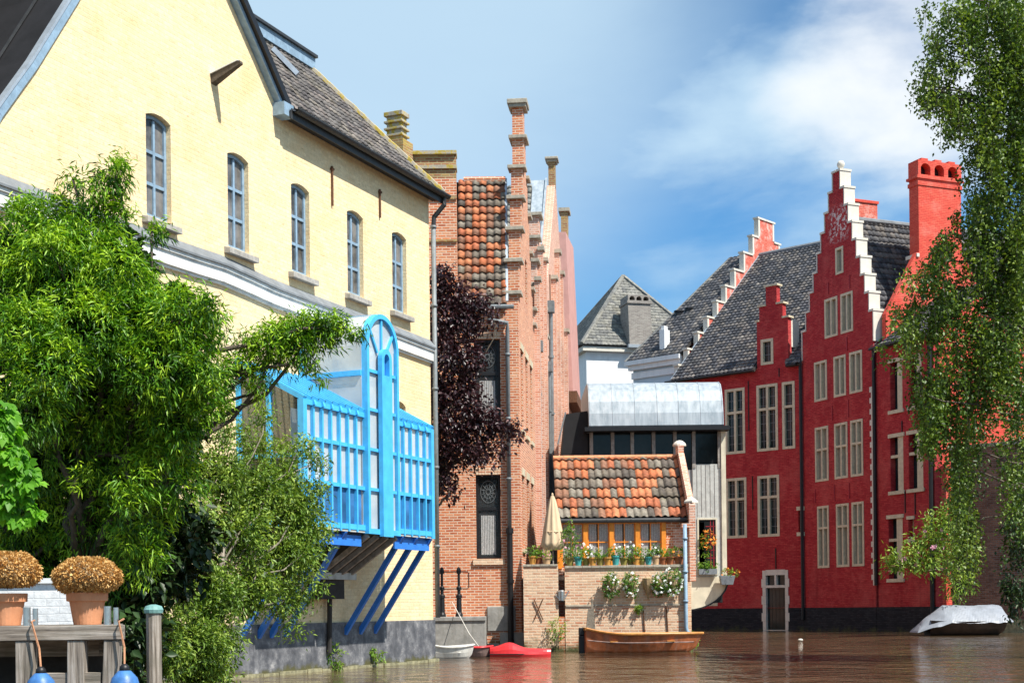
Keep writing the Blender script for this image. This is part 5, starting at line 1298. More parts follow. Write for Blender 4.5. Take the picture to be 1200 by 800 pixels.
def hip_house():
    c = at(733, 415, 90); zt = at(728, 333, 92).z; ze = at(733, 413, 88).z
    h = thing('hip_roofed_house', 'distant white house with a pyramid of grey green tiles and a brick chimney', 'house', (c.x, 90, 0), .25)
    a = 3.7; 
    m = MB(); m.box(-a, a, -a, a, -1, ze - .35); m.build('wall', 'white_paint', h)
    m = MB(); m.box(-a - .3, a + .3, -a - .3, a + .3, ze - .34, ze - .02); m.build('eaves', 'stone_white', h)
    ap = Vector((-.1, 0, zt)); cs = [Vector((-a - .4, -a - .4, ze)), Vector((a + .4, -a - .4, ze)), Vector((a + .4, a + .4, ze)), Vector((-a - .4, a + .4, ze))]
    for k in range(4):
        p, q = cs[k], cs[(k + 1) % 4]; U = (q - p).normalized(); mid = p + U * (ap - p).dot(U); V = (ap - mid).normalized(); Lr = (ap - mid).length; w = (q - p).length; um = (ap - p).dot(U)
        if k in (0, 1, 3): tiles(p, U, V, w, Lr, .26, .26, 'slate_tile', h, 'roof', clip=[(0, 0), (w, 0), (um, Lr)], amp=.03, lift=.03, flat=False, seg=3)
    m = MB()
    for p in cs: m.tube([p + Vector((0, 0, .05)), ap + Vector((0, 0, .05))], .13, 6)
    m.build('hip_tiles', 'slate_tile', h)
    m = MB(); x0 = -1.2; m.hexa([(x0, -a - .6, ze - .1), (x0 + 1.45, -a - .6, ze - .1), (x0 + 1.45, -a + 1.2, ze - .1), (x0, -a + 1.2, ze - .1), (x0 - .05, -a - .5, ze + 2.5), (x0 + 1.35, -a - .5, ze + 2.5), (x0 + 1.35, -a + .9, ze + 2.5), (x0 - .05, -a + .9, ze + 2.5)])
    for z in (2.5, ): m.box(x0 - .12, x0 + 1.42, -a - .58, -a + .98, ze + z, ze + z + .14)
    m.wall([(x0 - .05, ze + 2.64), (x0 + 1.35, ze + 2.64), (x0 + 1.35, ze + 3.0), (x0 - .05, ze + 3.0)], [arch(x0 + .05 + k * .43, x0 + .38 + k * .43, ze + 2.68, ze + 2.93, .12) for k in range(3)], -a - .5, 1.4)
    m.build('chimney', 'brown_chimney_brick', h)
    m = MB(); m.box(x0 - .1, x0 + 1.5, -a - .66, -a + .2, ze - .12, ze + .06); m.build('chimney_flashing', 'lead_flash', h)
hip_house()

def far_fillers():
    # dark brick warehouse wall on the right bank
    a = at(1116, 712, 59); b = at(1310, 712, 54.5); F_ = Frame((a.x, a.y), (b.x - a.x, b.y - a.y)); L_ = math.hypot(b.x - a.x, b.y - a.y)
    h = thing('dark_brick_wall', 'dark old brick bank wall in shade behind the hanging birch on the right', 'wall', (a.x, a.y, 0), F_.yaw())
    holes = [arch(3 + k * 4.6, 4.2 + k * 4.6, 2.6, 5.2, .25) for k in range(1)]
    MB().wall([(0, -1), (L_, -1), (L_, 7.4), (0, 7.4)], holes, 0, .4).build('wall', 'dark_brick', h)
    for k in range(1): window(h, 3.01 + k * 4.6, 4.19 + k * 4.6, 2.61, 5.19, .2, 'stone_cream', 'dark_glass', nx=2, rows=(.5,), rise=.25)
    m = MB(); m.box(0, L_, -.08, .48, 7.4, 7.55); m.build('coping', 'cap_stone', h)
    m = MB(); m.box(0, L_, -.05, 0, -1, .5); m.build('plinth', 'moss_stone', h)
    # brick return of that wall running back
    a2 = Frame((a.x, a.y), (.3, 1))
    MB().wall([(0, -1), (7, -1), (7, 7.4), (0, 7.4)], [], .42, .4, ax='y').build('return_wall', 'dark_brick', h) if False else None
far_fillers()

# ================================================================== BOATS
def hull(mb, L_, beam, free, n=18, bow=1.0, stern=.6, sheer_b=.3, sheer_s=.05, draft=.12, thick=.03, rake=.25):
    """open boat: x from stern 0 to bow L_, inner and outer skins"""
    def sec(t):
        if t < .5: b = stern + (1 - stern) * math.sin(PI * t)
        else: b = max(.02, (1 - ((t - .5) / .5) ** 2.2 * bow))
        b = b * beam / 2; z = free + sheer_b * max(0, (t - .45) / .55) ** 2 + sheer_s * max(0, (.4 - t) / .4) ** 2
        x = L_ * t; kz = -draft + (z + draft) * .35 * max(0, (t - .8) / .2) ** 2
        return x, b, z, kz
    def ring(t, off):
        x, b, z, kz = sec(t); b = max(.004, b - off); kz += off; r_ = []
        for k in range(-5, 6):
            s = k / 5; q = abs(s); yy = math.copysign(b * (q ** .75), s) if s else 0; zz = kz + (z - kz) * q ** 2.6
            r_.append((x + rake * (zz - kz) * max(0, (t - .6) / .4) * 1.0, yy, zz))
        return r_
    outer = [ring(i / n, 0) for i in range(n + 1)]; inner = [ring(i / n, thick) for i in range(n + 1)]
    for rr in (outer, inner):
        for i in range(n):
            for k in range(10): mb.face([rr[i][k], rr[i][k + 1], rr[i + 1][k + 1], rr[i + 1][k]])
    for i in range(n):
        for k in (0, 10): mb.face([outer[i][k], outer[i + 1][k], inner[i + 1][k], inner[i][k]])
    mb.face(outer[0]); mb.face(inner[0][::-1])
    return [r_[0] for r_ in outer], [r_[10] for r_ in outer]
def boats():
    a = water_pt(690, 765); b = water_pt(806, 762)
    t = thing('wooden_rowing_boat', 'varnished wooden rowing boat with orange gunwale moored below the flower pot wall', 'boat', (a.x - .08, a.y + .35, 0), math.atan2(.25, b.x - a.x))
    m = MB(); l, r = hull(m, 2.95, 1.05, .47, sheer_b=.0, sheer_s=.16, stern=.62, bow=.97, draft=.1, rake=.55); m.build('hull', 'red_hull', t, smooth=True, recalc=True)
    m = MB(); m.tube([(x, y - .01, z + .01) for x, y, z in l], .035, 6); m.tube([(x, y + .01, z + .01) for x, y, z in r], .035, 6); m.bar((.0, l[0][1], l[0][2]), (.0, r[0][1], r[0][2]), .05, .08); m.build('gunwale', 'varnished_wood', t)
    m = MB(); m.tube([(x + .02, y * .96 - .012, z * .50 + .02) for x, y, z in l[:-2]], .018, 5); m.build('rubbing_strake', 'dull_hull', t)
    m = MB()
    for x in (.7, 1.5, 2.2): m.box(x - .1, x + .1, -.46, .46, .28, .31)
    m.build('thwart', 'varnished_wood', t)
    # mooring pile
    p = at(690, 712, 38.4)
    t = thing('mooring_pile', 'split weathered mooring pile with tarred foot beside the wooden rowing boat', 'mooring pile', (p.x, 38.3, 0))
    m = MB(); m.hexa([(-.14, -.1, .1), (.13, -.1, .1), (.13, .12, .1), (-.14, .12, .1), (-.03, -.04, 1.15), (.07, -.04, 1.15), (.07, .04, 1.15), (-.03, .04, 1.15)]); m.hexa([(.04, -.05, .6), (.16, -.05, .6), (.16, .06, .6), (.04, .06, .6), (.06, -.02, 1.42), (.10, -.02, 1.42), (.10, .02, 1.42), (.06, .02, 1.42)]); m.build('pile', 'bark_pale', t)
    m = MB(); m.box(-.28, .20, -.14, .2, -.6, .45); m.box(-.28, -.12, -.10, .16, .45, .66); m.build('tarred_foot', 'black_paint', t, bevel=.02)
    # dinghies and kayak by the landing
    a = water_pt(494, 779); t = thing('white_dinghy', 'small white dinghy with a pale blue inside, nearest the yellow house corner', 'boat', (a.x, 35.2, 0), .25)
    m = MB(); l, r = hull(m, .98, .62, .27, sheer_b=.05, stern=.7, bow=.9, draft=.06, thick=.03); m.build('hull', 'white_plastic', t, smooth=True)
    m = MB(); m.tube([(x, y, z) for x, y, z in l], .025, 6); m.tube([(x, y, z) for x, y, z in r], .025, 6); m.box(.45, .65, -.26, .26, .13, .16); m.build('gunwale', 'white_plastic', t)
    m = MB(); m.face([(x * .96 + .01, y * .90, .25) for x, y, z in l] + [(x * .96 + .01, y * .90, .25) for x, y, z in r[::-1]]); m.build('inner_floor', 'blue_plastic', t)
    a = water_pt(537, 777); t = thing('red_dinghy', 'little faded red and grey dinghy between the white dinghy and the red kayak', 'boat', (a.x, 35.9, 0), .1)
    m = MB(); l, r = hull(m, .66, .55, .24, sheer_b=.03, stern=.7, bow=.9, draft=.06); m.build('hull', 'dull_hull', t, smooth=True)
    m = MB(); m.face([(x, y * .97, .235) for x, y, z in l] + [(x, y * .97, .235) for x, y, z in r[::-1]]); m.tube([(x, y, z) for x, y, z in l], .022, 6); m.tube([(x, y, z) for x, y, z in r], .022, 6); m.build('cover', 'red_plastic', t)
    a = water_pt(572, 774.5); t = thing('red_kayak', 'bright red kayak with a raised deck at the foot of the orange brick house', 'kayak', (a.x, 35.8, 0), -.02)
    m = MB(); n = 16; L_ = 1.5; rings = []
    for i in range(n + 1):
        s = i / n; b = .30 * max(.03, math.sin(PI * (s * .9 + .05)) ** .6) * (1 - .15 * s); top = .13 + .14 * math.exp(-((s - .32) / .18) ** 2) + .05 * (1 - s)
        rings.append([(L_ * s, b * math.cos(a_), (-.05 if math.sin(a_) < 0 else 0) + (top if math.sin(a_) > 0 else .07) * math.sin(a_) + .06) for a_ in [2 * PI * k / 14 for k in range(14)]])
    for i in range(n):
        for k in range(14): m.face([rings[i][k], rings[i][(k + 1) % 14], rings[i + 1][(k + 1) % 14], rings[i + 1][k]])
    m.face(rings[0][::-1]); m.face(rings[-1]); m.build('hull', 'red_plastic', t, smooth=True)
    m = MB(); m.lathe([(.13, .2), (.12, .27), (.08, .33), (.02, .36)], (.45, 0, -.02), 14); m.build('hatch', 'red_plastic', t, smooth=True)
    m = MB(); m.tube([(-.02, -.2, .07), (.7, -.30, .07), (1.45, -.1, .07)], .012, 5); m.build('rubbing_strip', 'black_paint', t)
    # covered motor boat on the right
    a = water_pt(1086, 745); b = water_pt(1172, 744)
    t = thing('covered_motorboat', 'moored motorboat under a wrinkled silver grey tarpaulin below the birch', 'boat', (a.x + .30, a.y + 1.0, 0), math.atan2(-.10, 2.5))
    m = MB(); l, r = hull(m, 2.75, 1.95, .52, sheer_b=.0, stern=.75, bow=.55, draft=.1, rake=.2)
    m.build('hull', 'boat_dark', t, smooth=True)
    # tarpaulin: grid draped over a ridge pole, wrinkled
    m = MB(); nx, ny = 46, 30; g = []; rn = random.Random(3)
    from mathutils import noise as mn
    for i in range(nx + 1):
        row = []
        for j in range(ny + 1):
            u = i / nx; v = j / ny * 2 - 1
            x = -.25 + 3.15 * u; 
            top = .45 + .70 * min(1, u / .26) ** .8 - .04 * u - .05 * math.sin(u * 8) ** 2
            if u > .93: top -= (u - .93) * 6
            half = .95 - .30 * (1 - min(1, u / .2))
            y = v * half; d = abs(v) ** 1.7
            z = top + (.14 + .34 * min(1, u / .35) - top) * d + .03 * mn.noise(Vector((x * 2.2, y * 3, 1.3))) + .03 * abs(mn.noise(Vector((x * 4 + y * 3, y * 1.2, 7))))
            if abs(v) > .95: z += .05 * mn.noise(Vector((x * 3, v, 3))) - .02
            x -= (abs(v) ** 2) * .25 * (1 - u)
            row.append((x, y, max(.12, z)))
        g.append(row)
    for i in range(nx):
        for j in range(ny): m.face([g[i][j], g[i + 1][j], g[i + 1][j + 1], g[i][j + 1]])
    m.face([g[0][j] for j in range(ny + 1)]); m.face([g[nx][j] for j in range(ny, -1, -1)])
    m.build('tarpaulin', 'tarp', t, recalc=False)
    p = water_pt(938, 751)
    m = MB(); m.lathe([(.02, 0), (.10, .03), (.13, .08), (.09, .13), (.03, .15)], (0, 0, 0), 10)
    o = m.build('float', 'stone_white', None, smooth=True); o.scale = (.7, .7, .6); o.location = (p.x, p.y, 0); tag(o, 'small white float bobbing on the open water before the red houses', 'float')
boats()

# ================================================================== POTS, UMBRELLA, HANGING FLOWERS
def pot_lathe(mb, r, hh, c=(0, 0, 0)):
    return mb.lathe([(r * .68, 0), (r * .95, hh * .82), (r * 1.1, hh * .83), (r * 1.12, hh), (r * .98, hh), (r * .93, hh * .86)], c, 14)
def plant_leaves(parent, name, mat, c, r, n, per=8, ll=(.05, .09), lw=(.03, .045), base=.55, droop=.1):
    P, D, LL, LW, T = tufts([(c, r, n)], per, spread=.9, droop=droop, ll=ll, lw=lw, rad=.03, base_tint=base)
    return leaves_obj(name, mat, parent, P, D, LL, LW, T, wide=.5)
def blossoms(parent, mat, pts, r, name='blossoms'):
    m = MB()
    for p in pts:
        k = rng.uniform(.7, 1.25) * r; ax = Vector(rng.normal(size=3)).normalized(); u = ax.orthogonal().normalized(); w = ax.cross(u)
        for q in range(5):
            a = 2 * PI * q / 5; d = u * math.cos(a) + w * math.sin(a); s = u * -math.sin(a) + w * math.cos(a); p_ = Vector(p)
            m.face([p_, p_ + d * k * .6 + s * k * .35 + ax * k * .2, p_ + d * k, p_ + d * k * .6 - s * k * .35 + ax * k * .2])
    return m.build(name, mat, parent, uv=False, recalc=False)
POTS = [  # px, y on terrace, radius, height, pot material, plant (rx, rz), flower, label
    (668, .17, .115, .21, 'pot_olive', (.17, .17), None, 'olive brown pot at the left end of the main row before the rose'),
    (677.5, .10, .105, .22, 'pot_teal', (.15, .14), None, 'teal glazed pot nearest the tall pink rose'),
    (687, .25, .11, .19, 'pot_olive', (.17, .22), 'flower_white', 'dark olive pot of white flowers right of the first teal pot'),
    (694.5, .12, .115, .20, 'pot_orange', (.16, .17), 'flower_white', 'ochre pot just right of the first orange window post'),
    (703.5, .15, .12, .20, 'pot_olive', (.17, .16), None, 'wide olive pot between the ochre pot and the tawny pot'),
    (712, .10, .11, .20, 'pot_orange', (.15, .14), None, 'tawny pot left of the middle teal pot'),
    (721.5, .10, .115, .235, 'pot_teal', (.16, .17), 'flower_white', 'teal glazed pot in the middle of the row'),
    (731, .16, .12, .19, 'pot_olive', (.17, .20), 'flower_white', 'olive pot just right of the middle teal pot'),
    (738.5, .24, .10, .18, 'pot_olive', (.15, .23), 'flower_white', 'low olive pot with the tallest white flowers'),
    (745.5, .10, .11, .19, 'pot_orange', (.15, .15), None, 'yellow ochre pot below the third window pair'),
    (752.5, .14, .10, .19, 'pot_olive', (.14, .19), 'flower_white', 'small olive pot left of the right-hand teal pot'),
    (760, .10, .105, .20, 'pot_teal', (.14, .14), None, 'deep teal pot towards the right of the row'),
    (768.5, .10, .11, .22, 'terracotta_pale', (.16, .18), 'flower_white', 'pale clay pot right of the deep teal pot'),
    (777, .14, .115, .19, 'pot_rust', (.16, .16), None, 'rust brown pot, third from the right end'),
    (785.5, .12, .12, .20, 'pot_rust', (.16, .17), None, 'rust brown pot, second from the right end'),
    (795.5, .12, .13, .20, 'pot_rust', (.20, .18), 'flower_orange', 'broad rust brown pot at the right end by the downpipe'),
    (624, .16, .11, .21, 'pot_orange', (.17, .17), None, 'yellow brown pot at the left end of the terrace'),
    (631, .22, .10, .19, 'pot_rust', (.15, .14), None, 'rust pot tucked behind on the left terrace'),
    (640.5, .14, .13, .17, 'terracotta_pale', (.13, .10), 'flower_pink', 'low beige planter of pale flowers beside the beige parasol'),
]
def pots():
    for i, (px, dy, r, hh, mt, (rx, rz), fl, lab) in enumerate(POTS):
        base = 2.335 if px > 655 else 2.385; Y = TY + dy; x = at(px, 660, Y).x
        t = thing('potted_plant', lab, 'potted plant', (x, Y, base), 0, 'potted plants along the terrace wall')
        m = MB(); pot_lathe(m, r, hh * 1.1); m.build('pot', mt, t, smooth=False)
        plant_leaves(t, 'foliage', 'pot_leaf', (0, 0, hh * 1.1 + rz * .55), (rx, rx * .8, rz), 16, 7, base=rng.uniform(.35, .7))
        if fl:
            P, _ = in_lobe((0, -.03, hh * 1.1 + rz * .8), (rx * 1.1, rx * .8, rz * 1.2), 14, .8); blossoms(t, fl, P, .038)
    # tall rose
    Y = TY + .75; x = at(668, 650, Y).x
    t = thing('standard_rose', 'tall pink rose in a brown tub beside the beige parasol', 'rose', (x, Y, 2.05))
    m = MB(); pot_lathe(m, .17, .36); m.build('pot', 'pot_rust', t)
    m = MB()
    for k in range(5): m.tube([(0, 0, .3), (.08 * math.cos(k * 1.3), .08 * math.sin(k * 1.3), .8), (.16 * math.cos(k * 1.3), .14 * math.sin(k * 1.3), 1.35)], [.012, .006], 5) if False else m.tube([(0, 0, .3), (.08 * math.cos(k * 1.3), .08 * math.sin(k * 1.3), .8), (.14 * math.cos(k * 1.3), .12 * math.sin(k * 1.3), 1.3)], [.014, .010, .006], 5)
    m.tube([(.02, 0, .3), (.04, 0, 1.62)], .012, 5); m.build('stems', 'bark_pale', t)
    P, D, LL, LW, T = tufts([((0, 0, .65), (.34, .25, .28), 38), ((.0, 0, 1.05), (.24, .2, .3), 34), ((.02, 0, 1.38), (.12, .12, .2), 12)], 8, ll=(.05, .085), lw=(.03, .04), base_tint=.45)
    leaves_obj('foliage', 'pot_leaf', t, P, D, LL, LW, T, wide=.5)
    P, _ = in_lobe((0, -.04, .85), (.36, .26, .5), 30, .85); blossoms(t, 'flower_pink', P, .045)
    # hanging baskets on the wall
    for k, (px, py, w, hh, lab) in enumerate(((716, 684, .20, .34, 'hanging basket of white flowers, leftmost on the pale brick wall'), (739, 684, .20, .36, 'hanging basket of white flowers, second from the left on the pale brick wall'), (772, 682, .19, .32, 'hanging basket of yellow green leaves and white flowers beside the wicker cone'), (788, 680, .24, .38, 'fullest hanging basket of white flowers, beside the blue downpipe'))):
        c = at(px, py, TY - .18); t = thing('hanging_basket', lab, 'hanging basket', c, 0, 'flower baskets hung on the terrace wall')
        m = MB(); m.lathe([(.01, -.22), (.08, -.12), (.12, .0), (.13, .05)], (0, 0, 0), 10); m.tube([(0, 0, .02), (0, .15, .28)], .008, 4); m.build('basket', 'wicker', t)
        plant_leaves(t, 'foliage', 'pot_leaf', (0, -.02, -.02), (w * 1.15, .16, hh * 1.05), 70, 7, base=.30, droop=.5, ll=(.05, .085))
        P, _ = in_lobe((0, -.05, -.02), (w * 1.1, .17, hh), 46, .9); blossoms(t, 'flower_white', P, .042)
    c = at(759.5, 686, TY - .12); t = thing('wicker_cone', 'empty wicker cone basket hanging between the flower baskets', 'basket', c)
    m = MB(); m.lathe([(.01, -.38), (.05, -.22), (.14, .02), (.16, .20), (.12, .22)], (0, 0, 0), 10); m.build('cone', 'wicker', t); m = MB(); m.tube([(-.1, 0, .2), (0, .08, .36), (.1, 0, .2)], .008, 4); m.build('cord', 'rope', t)
    # parasol
    c = at(648, 640, 40.35); t = thing('closed_parasol', 'closed beige parasol standing on the left end of the flower terrace', 'parasol', (c.x, 40.35, 2.05))
    m = MB(); m.tube([(0, 0, 0), (0, 0, 2.25)], .022, 8); m.build('pole', 'weathered_wood', t)
    m = MB(); m.lathe([(.25, 0), (.25, .07), (.05, .1)], (0, 0, 0), 12); m.build('base', 'concrete', t)
    m = MB(); n = 32; prof = [(.29, .80), (.28, .95), (.23, 1.3), (.16, 1.75), (.09, 2.1), (.04, 2.25)]; b = 0
    for r, z in prof:
        for k in range(n):
            a = 2 * PI * k / n; q = r * (1 + .16 * math.cos(8 * a)); m.v.append((q * math.cos(a), q * math.sin(a) * .8, z + (.05 * math.cos(8 * a) if z < .9 else 0)))
    for i in range(len(prof) - 1):
        for k in range(n): m.f.append((i * n + k, i * n + (k + 1) % n, (i + 1) * n + (k + 1) % n, (i + 1) * n + k))
    m.f.append(tuple(range(n))[::-1]); m.build('canopy', 'canvas_beige', t, smooth=True)
    m = MB(); m.tube([(0.235 * math.cos(2 * PI * k / 24), .20 * math.sin(2 * PI * k / 24), 1.25) for k in range(25)], .014, 5); m.lathe([(.03, 2.22), (.03, 2.3), (.005, 2.34)], (0, 0, 0), 8); m.build('tie', 'canvas_beige', t)
    # watering can in the gap, ivy
    c = at(658, 697, TY - .02); t = thing('watering_can', 'small galvanised can hanging in the wall gap under the parasol', 'watering can', c)
    m = MB(); m.lathe([(.09, -.15), (.10, .10), (.06, .14)], (0, 0, 0), 12); m.tube([(.09, 0, -.08), (.2, 0, .12)], .02, 6); m.build('body', 'metal_bright', t); m = MB(); m.tube([(-.09, 0, -.08), (-.17, 0, .02), (-.1, 0, .12)], .012, 5); m.build('handle', 'metal_bright', t)
    c = at(852, 677, 47.7); t = thing('window_planter', 'small grey planter of orange flowers on the corner of the timber annex', 'planter', c)
    m = MB(); m.hexa([(-.20, -.12, -.22), (.18, -.12, -.22), (.18, .12, -.22), (-.20, .12, -.22), (-.25, -.15, .08), (.25, -.15, .08), (.25, .15, .08), (-.25, .15, .08)]); m.build('box', 'plastic_grey', t, bevel=.01)
    plant_leaves(t, 'foliage', 'pot_leaf', (0.05, 0, .15), (.3, .15, .14), 20); P, _ = in_lobe((.1, -.03, .18), (.32, .15, .16), 16, .8); blossoms(t, 'flower_orange', P, .05)
    # window flowers of the timber annex
    c = at(829, 655, 47.9); t = thing('window_flowers', 'orange and green flowers in the lattice window of the timber annex', 'flowers', (c.x, 47.86, c.z))
    m = MB(); m.box(-.30, .30, -.10, .08, -.5, -.32); m.build('box', 'plastic_grey', t)
    plant_leaves(t, 'foliage', 'pot_leaf', (0, 0, -.2), (.32, .1, .18), 40, 8, base=.6); plant_leaves(t, 'foliage', 'pot_leaf', (-.05, 0, .45), (.25, .08, .5), 26, 7, base=.95); P, _ = in_lobe((0, -.03, .65), (.3, .1, .36), 36, .6); blossoms(t, 'flower_orange', P, .06)
pots()

def mooring_lines():
    a = at(530, 705, 39.3); b = at(571, 770, 36.2)
    MB().tube([a, a.lerp(b, .5) + Vector((0, 0, -.12)), b], .010, 5).build('mooring_line', 'white_plastic', None)
    tag(bpy.context.scene.objects['mooring_line'], 'thin pale mooring line from the iron railing down to the red kayak', 'rope')
mooring_lines()
def bay_pots():
    for x, y, z, lab in ((.55, -.35, 3.985, 'small terracotta pot on the shelf inside the near end of the blue bay'), (.75, -.62, 2.71, 'terracotta pot on the floor inside the near end of the blue bay')):
        p = FY.world(x, y, z); t = thing('potted_plant', lab, 'potted plant', p, 0, 'pots inside the blue bay')
        m = MB(); pot_lathe(m, .11, .2); m.build('pot', 'terracotta', t); plant_leaves(t, 'foliage', 'pot_leaf', (0, 0, .3), (.14, .14, .15), 14)
bay_pots()

def weeds():
    n = 0
    for px, py, Y, s, lab in ((392, 782, 29.2, .28, 'tuft of weeds at the waterline below the blue bay, left one'), (441, 775, 30.6, .20, 'small bright weed at the plinth foot below the blue bay, right one'), (652, 748, 39.3, .38, 'yellow flowering weed at the foot of the brick pier left of the rowing boat'), (812, 760, 39.2, .28, 'green weed behind the bow of the rowing boat'), (748, 716, 39.44, .10, 'tiny fern growing from the ledge between the flower baskets')):
        fr = FY if px < 500 else None
        if fr: s_, z = FY.hit(px, py, -.12); c = FY.world(s_, -.12, max(z, .03))
        else: c = at(px, py, Y); c.z = max(c.z, .02)
        t = thing('weed', lab, 'weed', c)
        m = MB()
        for k in range(5): m.tube([(0, 0, -.05), (rng.uniform(-.5, .5) * s, rng.uniform(-.3, .3) * s, s * rng.uniform(.7, 1.6))], [.008, .004], 4)
        m.build('stems', 'bark_pale', t)
        plant_leaves(t, 'foliage', 'pot_leaf', (0, 0, s * .7), (s * .7, s * .4, s * .9), int(40 * s) + 14, 8, ll=(.05, .11), lw=(.02, .04), base=.8)
weeds()

# ================================================================== FOREGROUND DECK
def deck():
    Y = 11.0; zt = at(0, 733, Y).z; x1 = at(143, 740, Y).x
    t = thing('timber_jetty', 'weathered grey timber jetty frame in the lower left corner', 'jetty', (x1, Y, 0))
    x0 = -2.4
    def X(px, y=Y): return at(px, 740, y).x - x1
    m = MB(); m.box(x0, 0, 0, .09, zt - .115, zt - .002); m.build('front_beam', 'plank_wood', t, bevel=.006)
    m = MB()
    for k in range(9):
        y_ = .10 + k * .15; m.box(x0, x1 * y_ / Y - .03, y_, y_ + .14, zt - .04, zt - .006 + random.uniform(-.003, .003))
    m.build('deck_boards', 'plank_wood', t)
    m = MB(); m.hexa([(-.14, .10, zt - .20), (-.06, .10, zt - .20), (x1 * 1.4 / Y - .06, 1.4, zt - .20), (x1 * 1.4 / Y - .14, 1.4, zt - .20), (-.14, .10, zt - .045), (-.06, .10, zt - .045), (x1 * 1.4 / Y - .06, 1.4, zt - .045), (x1 * 1.4 / Y - .14, 1.4, zt - .045)]); m.build('side_beam', 'post_wood', t)
    for a, b in ((17, 38), (78, 98), (121, 139)):
        m = MB(); s = .10 if a > 100 else (.03 if a > 50 else 0)
        m.hexa([(X(a) - s, .01, -.9), (X(b) - s, .01, -.9), (X(b) - s, .12, -.9), (X(a) - s, .12, -.9), (X(a), .01, zt - .118), (X(b), .01, zt - .118), (X(b), .12, zt - .118), (X(a), .12, zt - .118)]); m.build('post', 'post_wood', t, bevel=.006)
    m = MB(); z = at(0, 789, Y).z; m.box(X(38) + .002, X(121) - .03, .03, .10, z - .12, z); m.box(X(98), X(121) - .03, .4, .5, z + .13, z + .22); m.box(x0, -.3, .9, 1.0, z + .1, z + .24); m.build('lower_rail', 'plank_wood', t, bevel=.005)
    m = MB(); m.box(x0, x1 * 1.5 / Y - .1, 1.45, 1.55, -.5, zt - .1); m.build('shadow_board', 'dark_underside', t)  # dark sheet standing in for the black shadow behind the deck
    for px in (36, 131):
        m = MB(); xx = X(px); m.tube([(xx - .045, .05, zt - .02), (xx - .045, .05, zt + .14)], .028, 10); m.tube([(xx + .02, .05, zt - .02), (xx + .02, .05, zt + .13)], .02, 10); m.build('mooring_pin', 'metal_bright', t)
    # fenders on ropes
    for px, py, lab in ((48, 792, 'blue fender hanging from the jetty, left one'), (146, 789, 'blue fender hanging from the jetty corner, right one')):
        c = at(px, py, Y - .13); f = thing('fender', lab, 'fender', c, 0, 'blue fenders hanging from the jetty')
        m = MB(); m.lathe([(.005, -.42), (.08, -.38), (.12, -.28), (.125, -.14), (.095, -.03), (.05, .02), (.03, .03)], (0, 0, 0), 16); m.build('body', 'fender_blue', f, smooth=True)
        m = MB(); m.lathe([(.042, .0), (.036, .04), (.015, .06)], (0, 0, .015), 12); m.build('eye', 'black_paint', f, smooth=True)
        m = MB(); top = at(px - (10 if px < 100 else 6), 728, Y - .02) - c; m.tube([(0, 0, .06), (top.x * .5 + .012, top.y * .7, top.z * .5), (top.x, top.y - .02, top.z), (top.x, top.y + .12, top.z + .02)], .008, 5); m.build('rope', 'rope', f)
    # terracotta pots with dried domes
    for pc, r, bx, bz, lab, hw in ((8, .145, -0.0, 671, 'terracotta pot with a dried brown flower dome, cut by the left edge', .26), (102.5, .145, 0, 677, 'terracotta pot with a dried brown flower dome at the jetty corner', .25)):
        Yp = Y + .35; c = at(pc, 733, Yp); p = thing('dried_flower_pot', lab, 'potted plant', (c.x, Yp, zt), 0, 'terracotta pots with dried domes on the jetty')
        m = MB(); m.lathe([(r * .72, 0), (r * .93, .18), (r * 1.08, .185), (r * 1.10, .25), (r * .98, .25), (r * .9, .2)], (0, 0, 0), 24); m.build('pot', 'terracotta', p, smooth=False)
        zc = at(pc, bz, Yp).z - zt + .01
        m = MB(); m.lathe([(.02, -.12), (hw * .6, -.11), (hw * .86, -.04), (hw * .80, .06), (hw * .5, .115), (.03, .13)], (.0, 0, zc), 20); m.build('dome_core', 'wicker', p, smooth=True)
        P, d = in_lobe((0, 0, zc), (hw, hw, .15), 5200, .90)
        P[:, 2] = np.where(P[:, 2] < zc - .10, zc - .10, P[:, 2])
        bump = 1 + .07 * np.sin(P[:, 0] * 23 + pc) * np.cos(P[:, 1] * 19 + P[:, 2] * 17) + rng.normal(size=len(P)) * .012
        P[:, 0] *= bump; P[:, 1] *= bump; P[:, 2] = zc + (P[:, 2] - zc) * bump
        D = d + rng.normal(size=d.shape) * .7
        leaves_obj('dried_dome', 'dried_leaf', p, P, D, rng.uniform(.018, .034, len(P)), rng.uniform(.012, .022, len(P)), np.clip(rng.normal(.55, .25, len(P)), 0, 1), wide=.5)
    # white garden wall behind
    Yw = 13.6; a = at(-80, 683, Yw); b = at(86, 683, Yw); w = thing('white_garden_wall', 'low white painted brick garden wall behind the terracotta pots', 'wall', (b.x, Yw, 0))
    m = MB(); m.box(-3, 0, 0, .2, .2, b.z); m.build('wall', 'white_brick', w); m = MB(); m.box(-3.02, .03, -.03, .23, b.z + .002, b.z + .05); m.build('coping', 'white_paint', w)
    # timber post with copper cap
    Yp = 12.5; a = at(180, 718, Yp); q = thing('capped_post', 'weathered round timber post with verdigris cap beside the jetty', 'post', (a.x, Yp, 0))
    m = MB(); m.tube([(0, 0, -.8), (0, 0, a.z)], .065, 12); m.build('shaft', 'post_wood', q); m = MB(); m.lathe([(.078, 0), (.085, .03), (.07, .06), (.02, .075)], (0, 0, a.z), 14); m.build('cap', 'copper_cap', q)
deck()

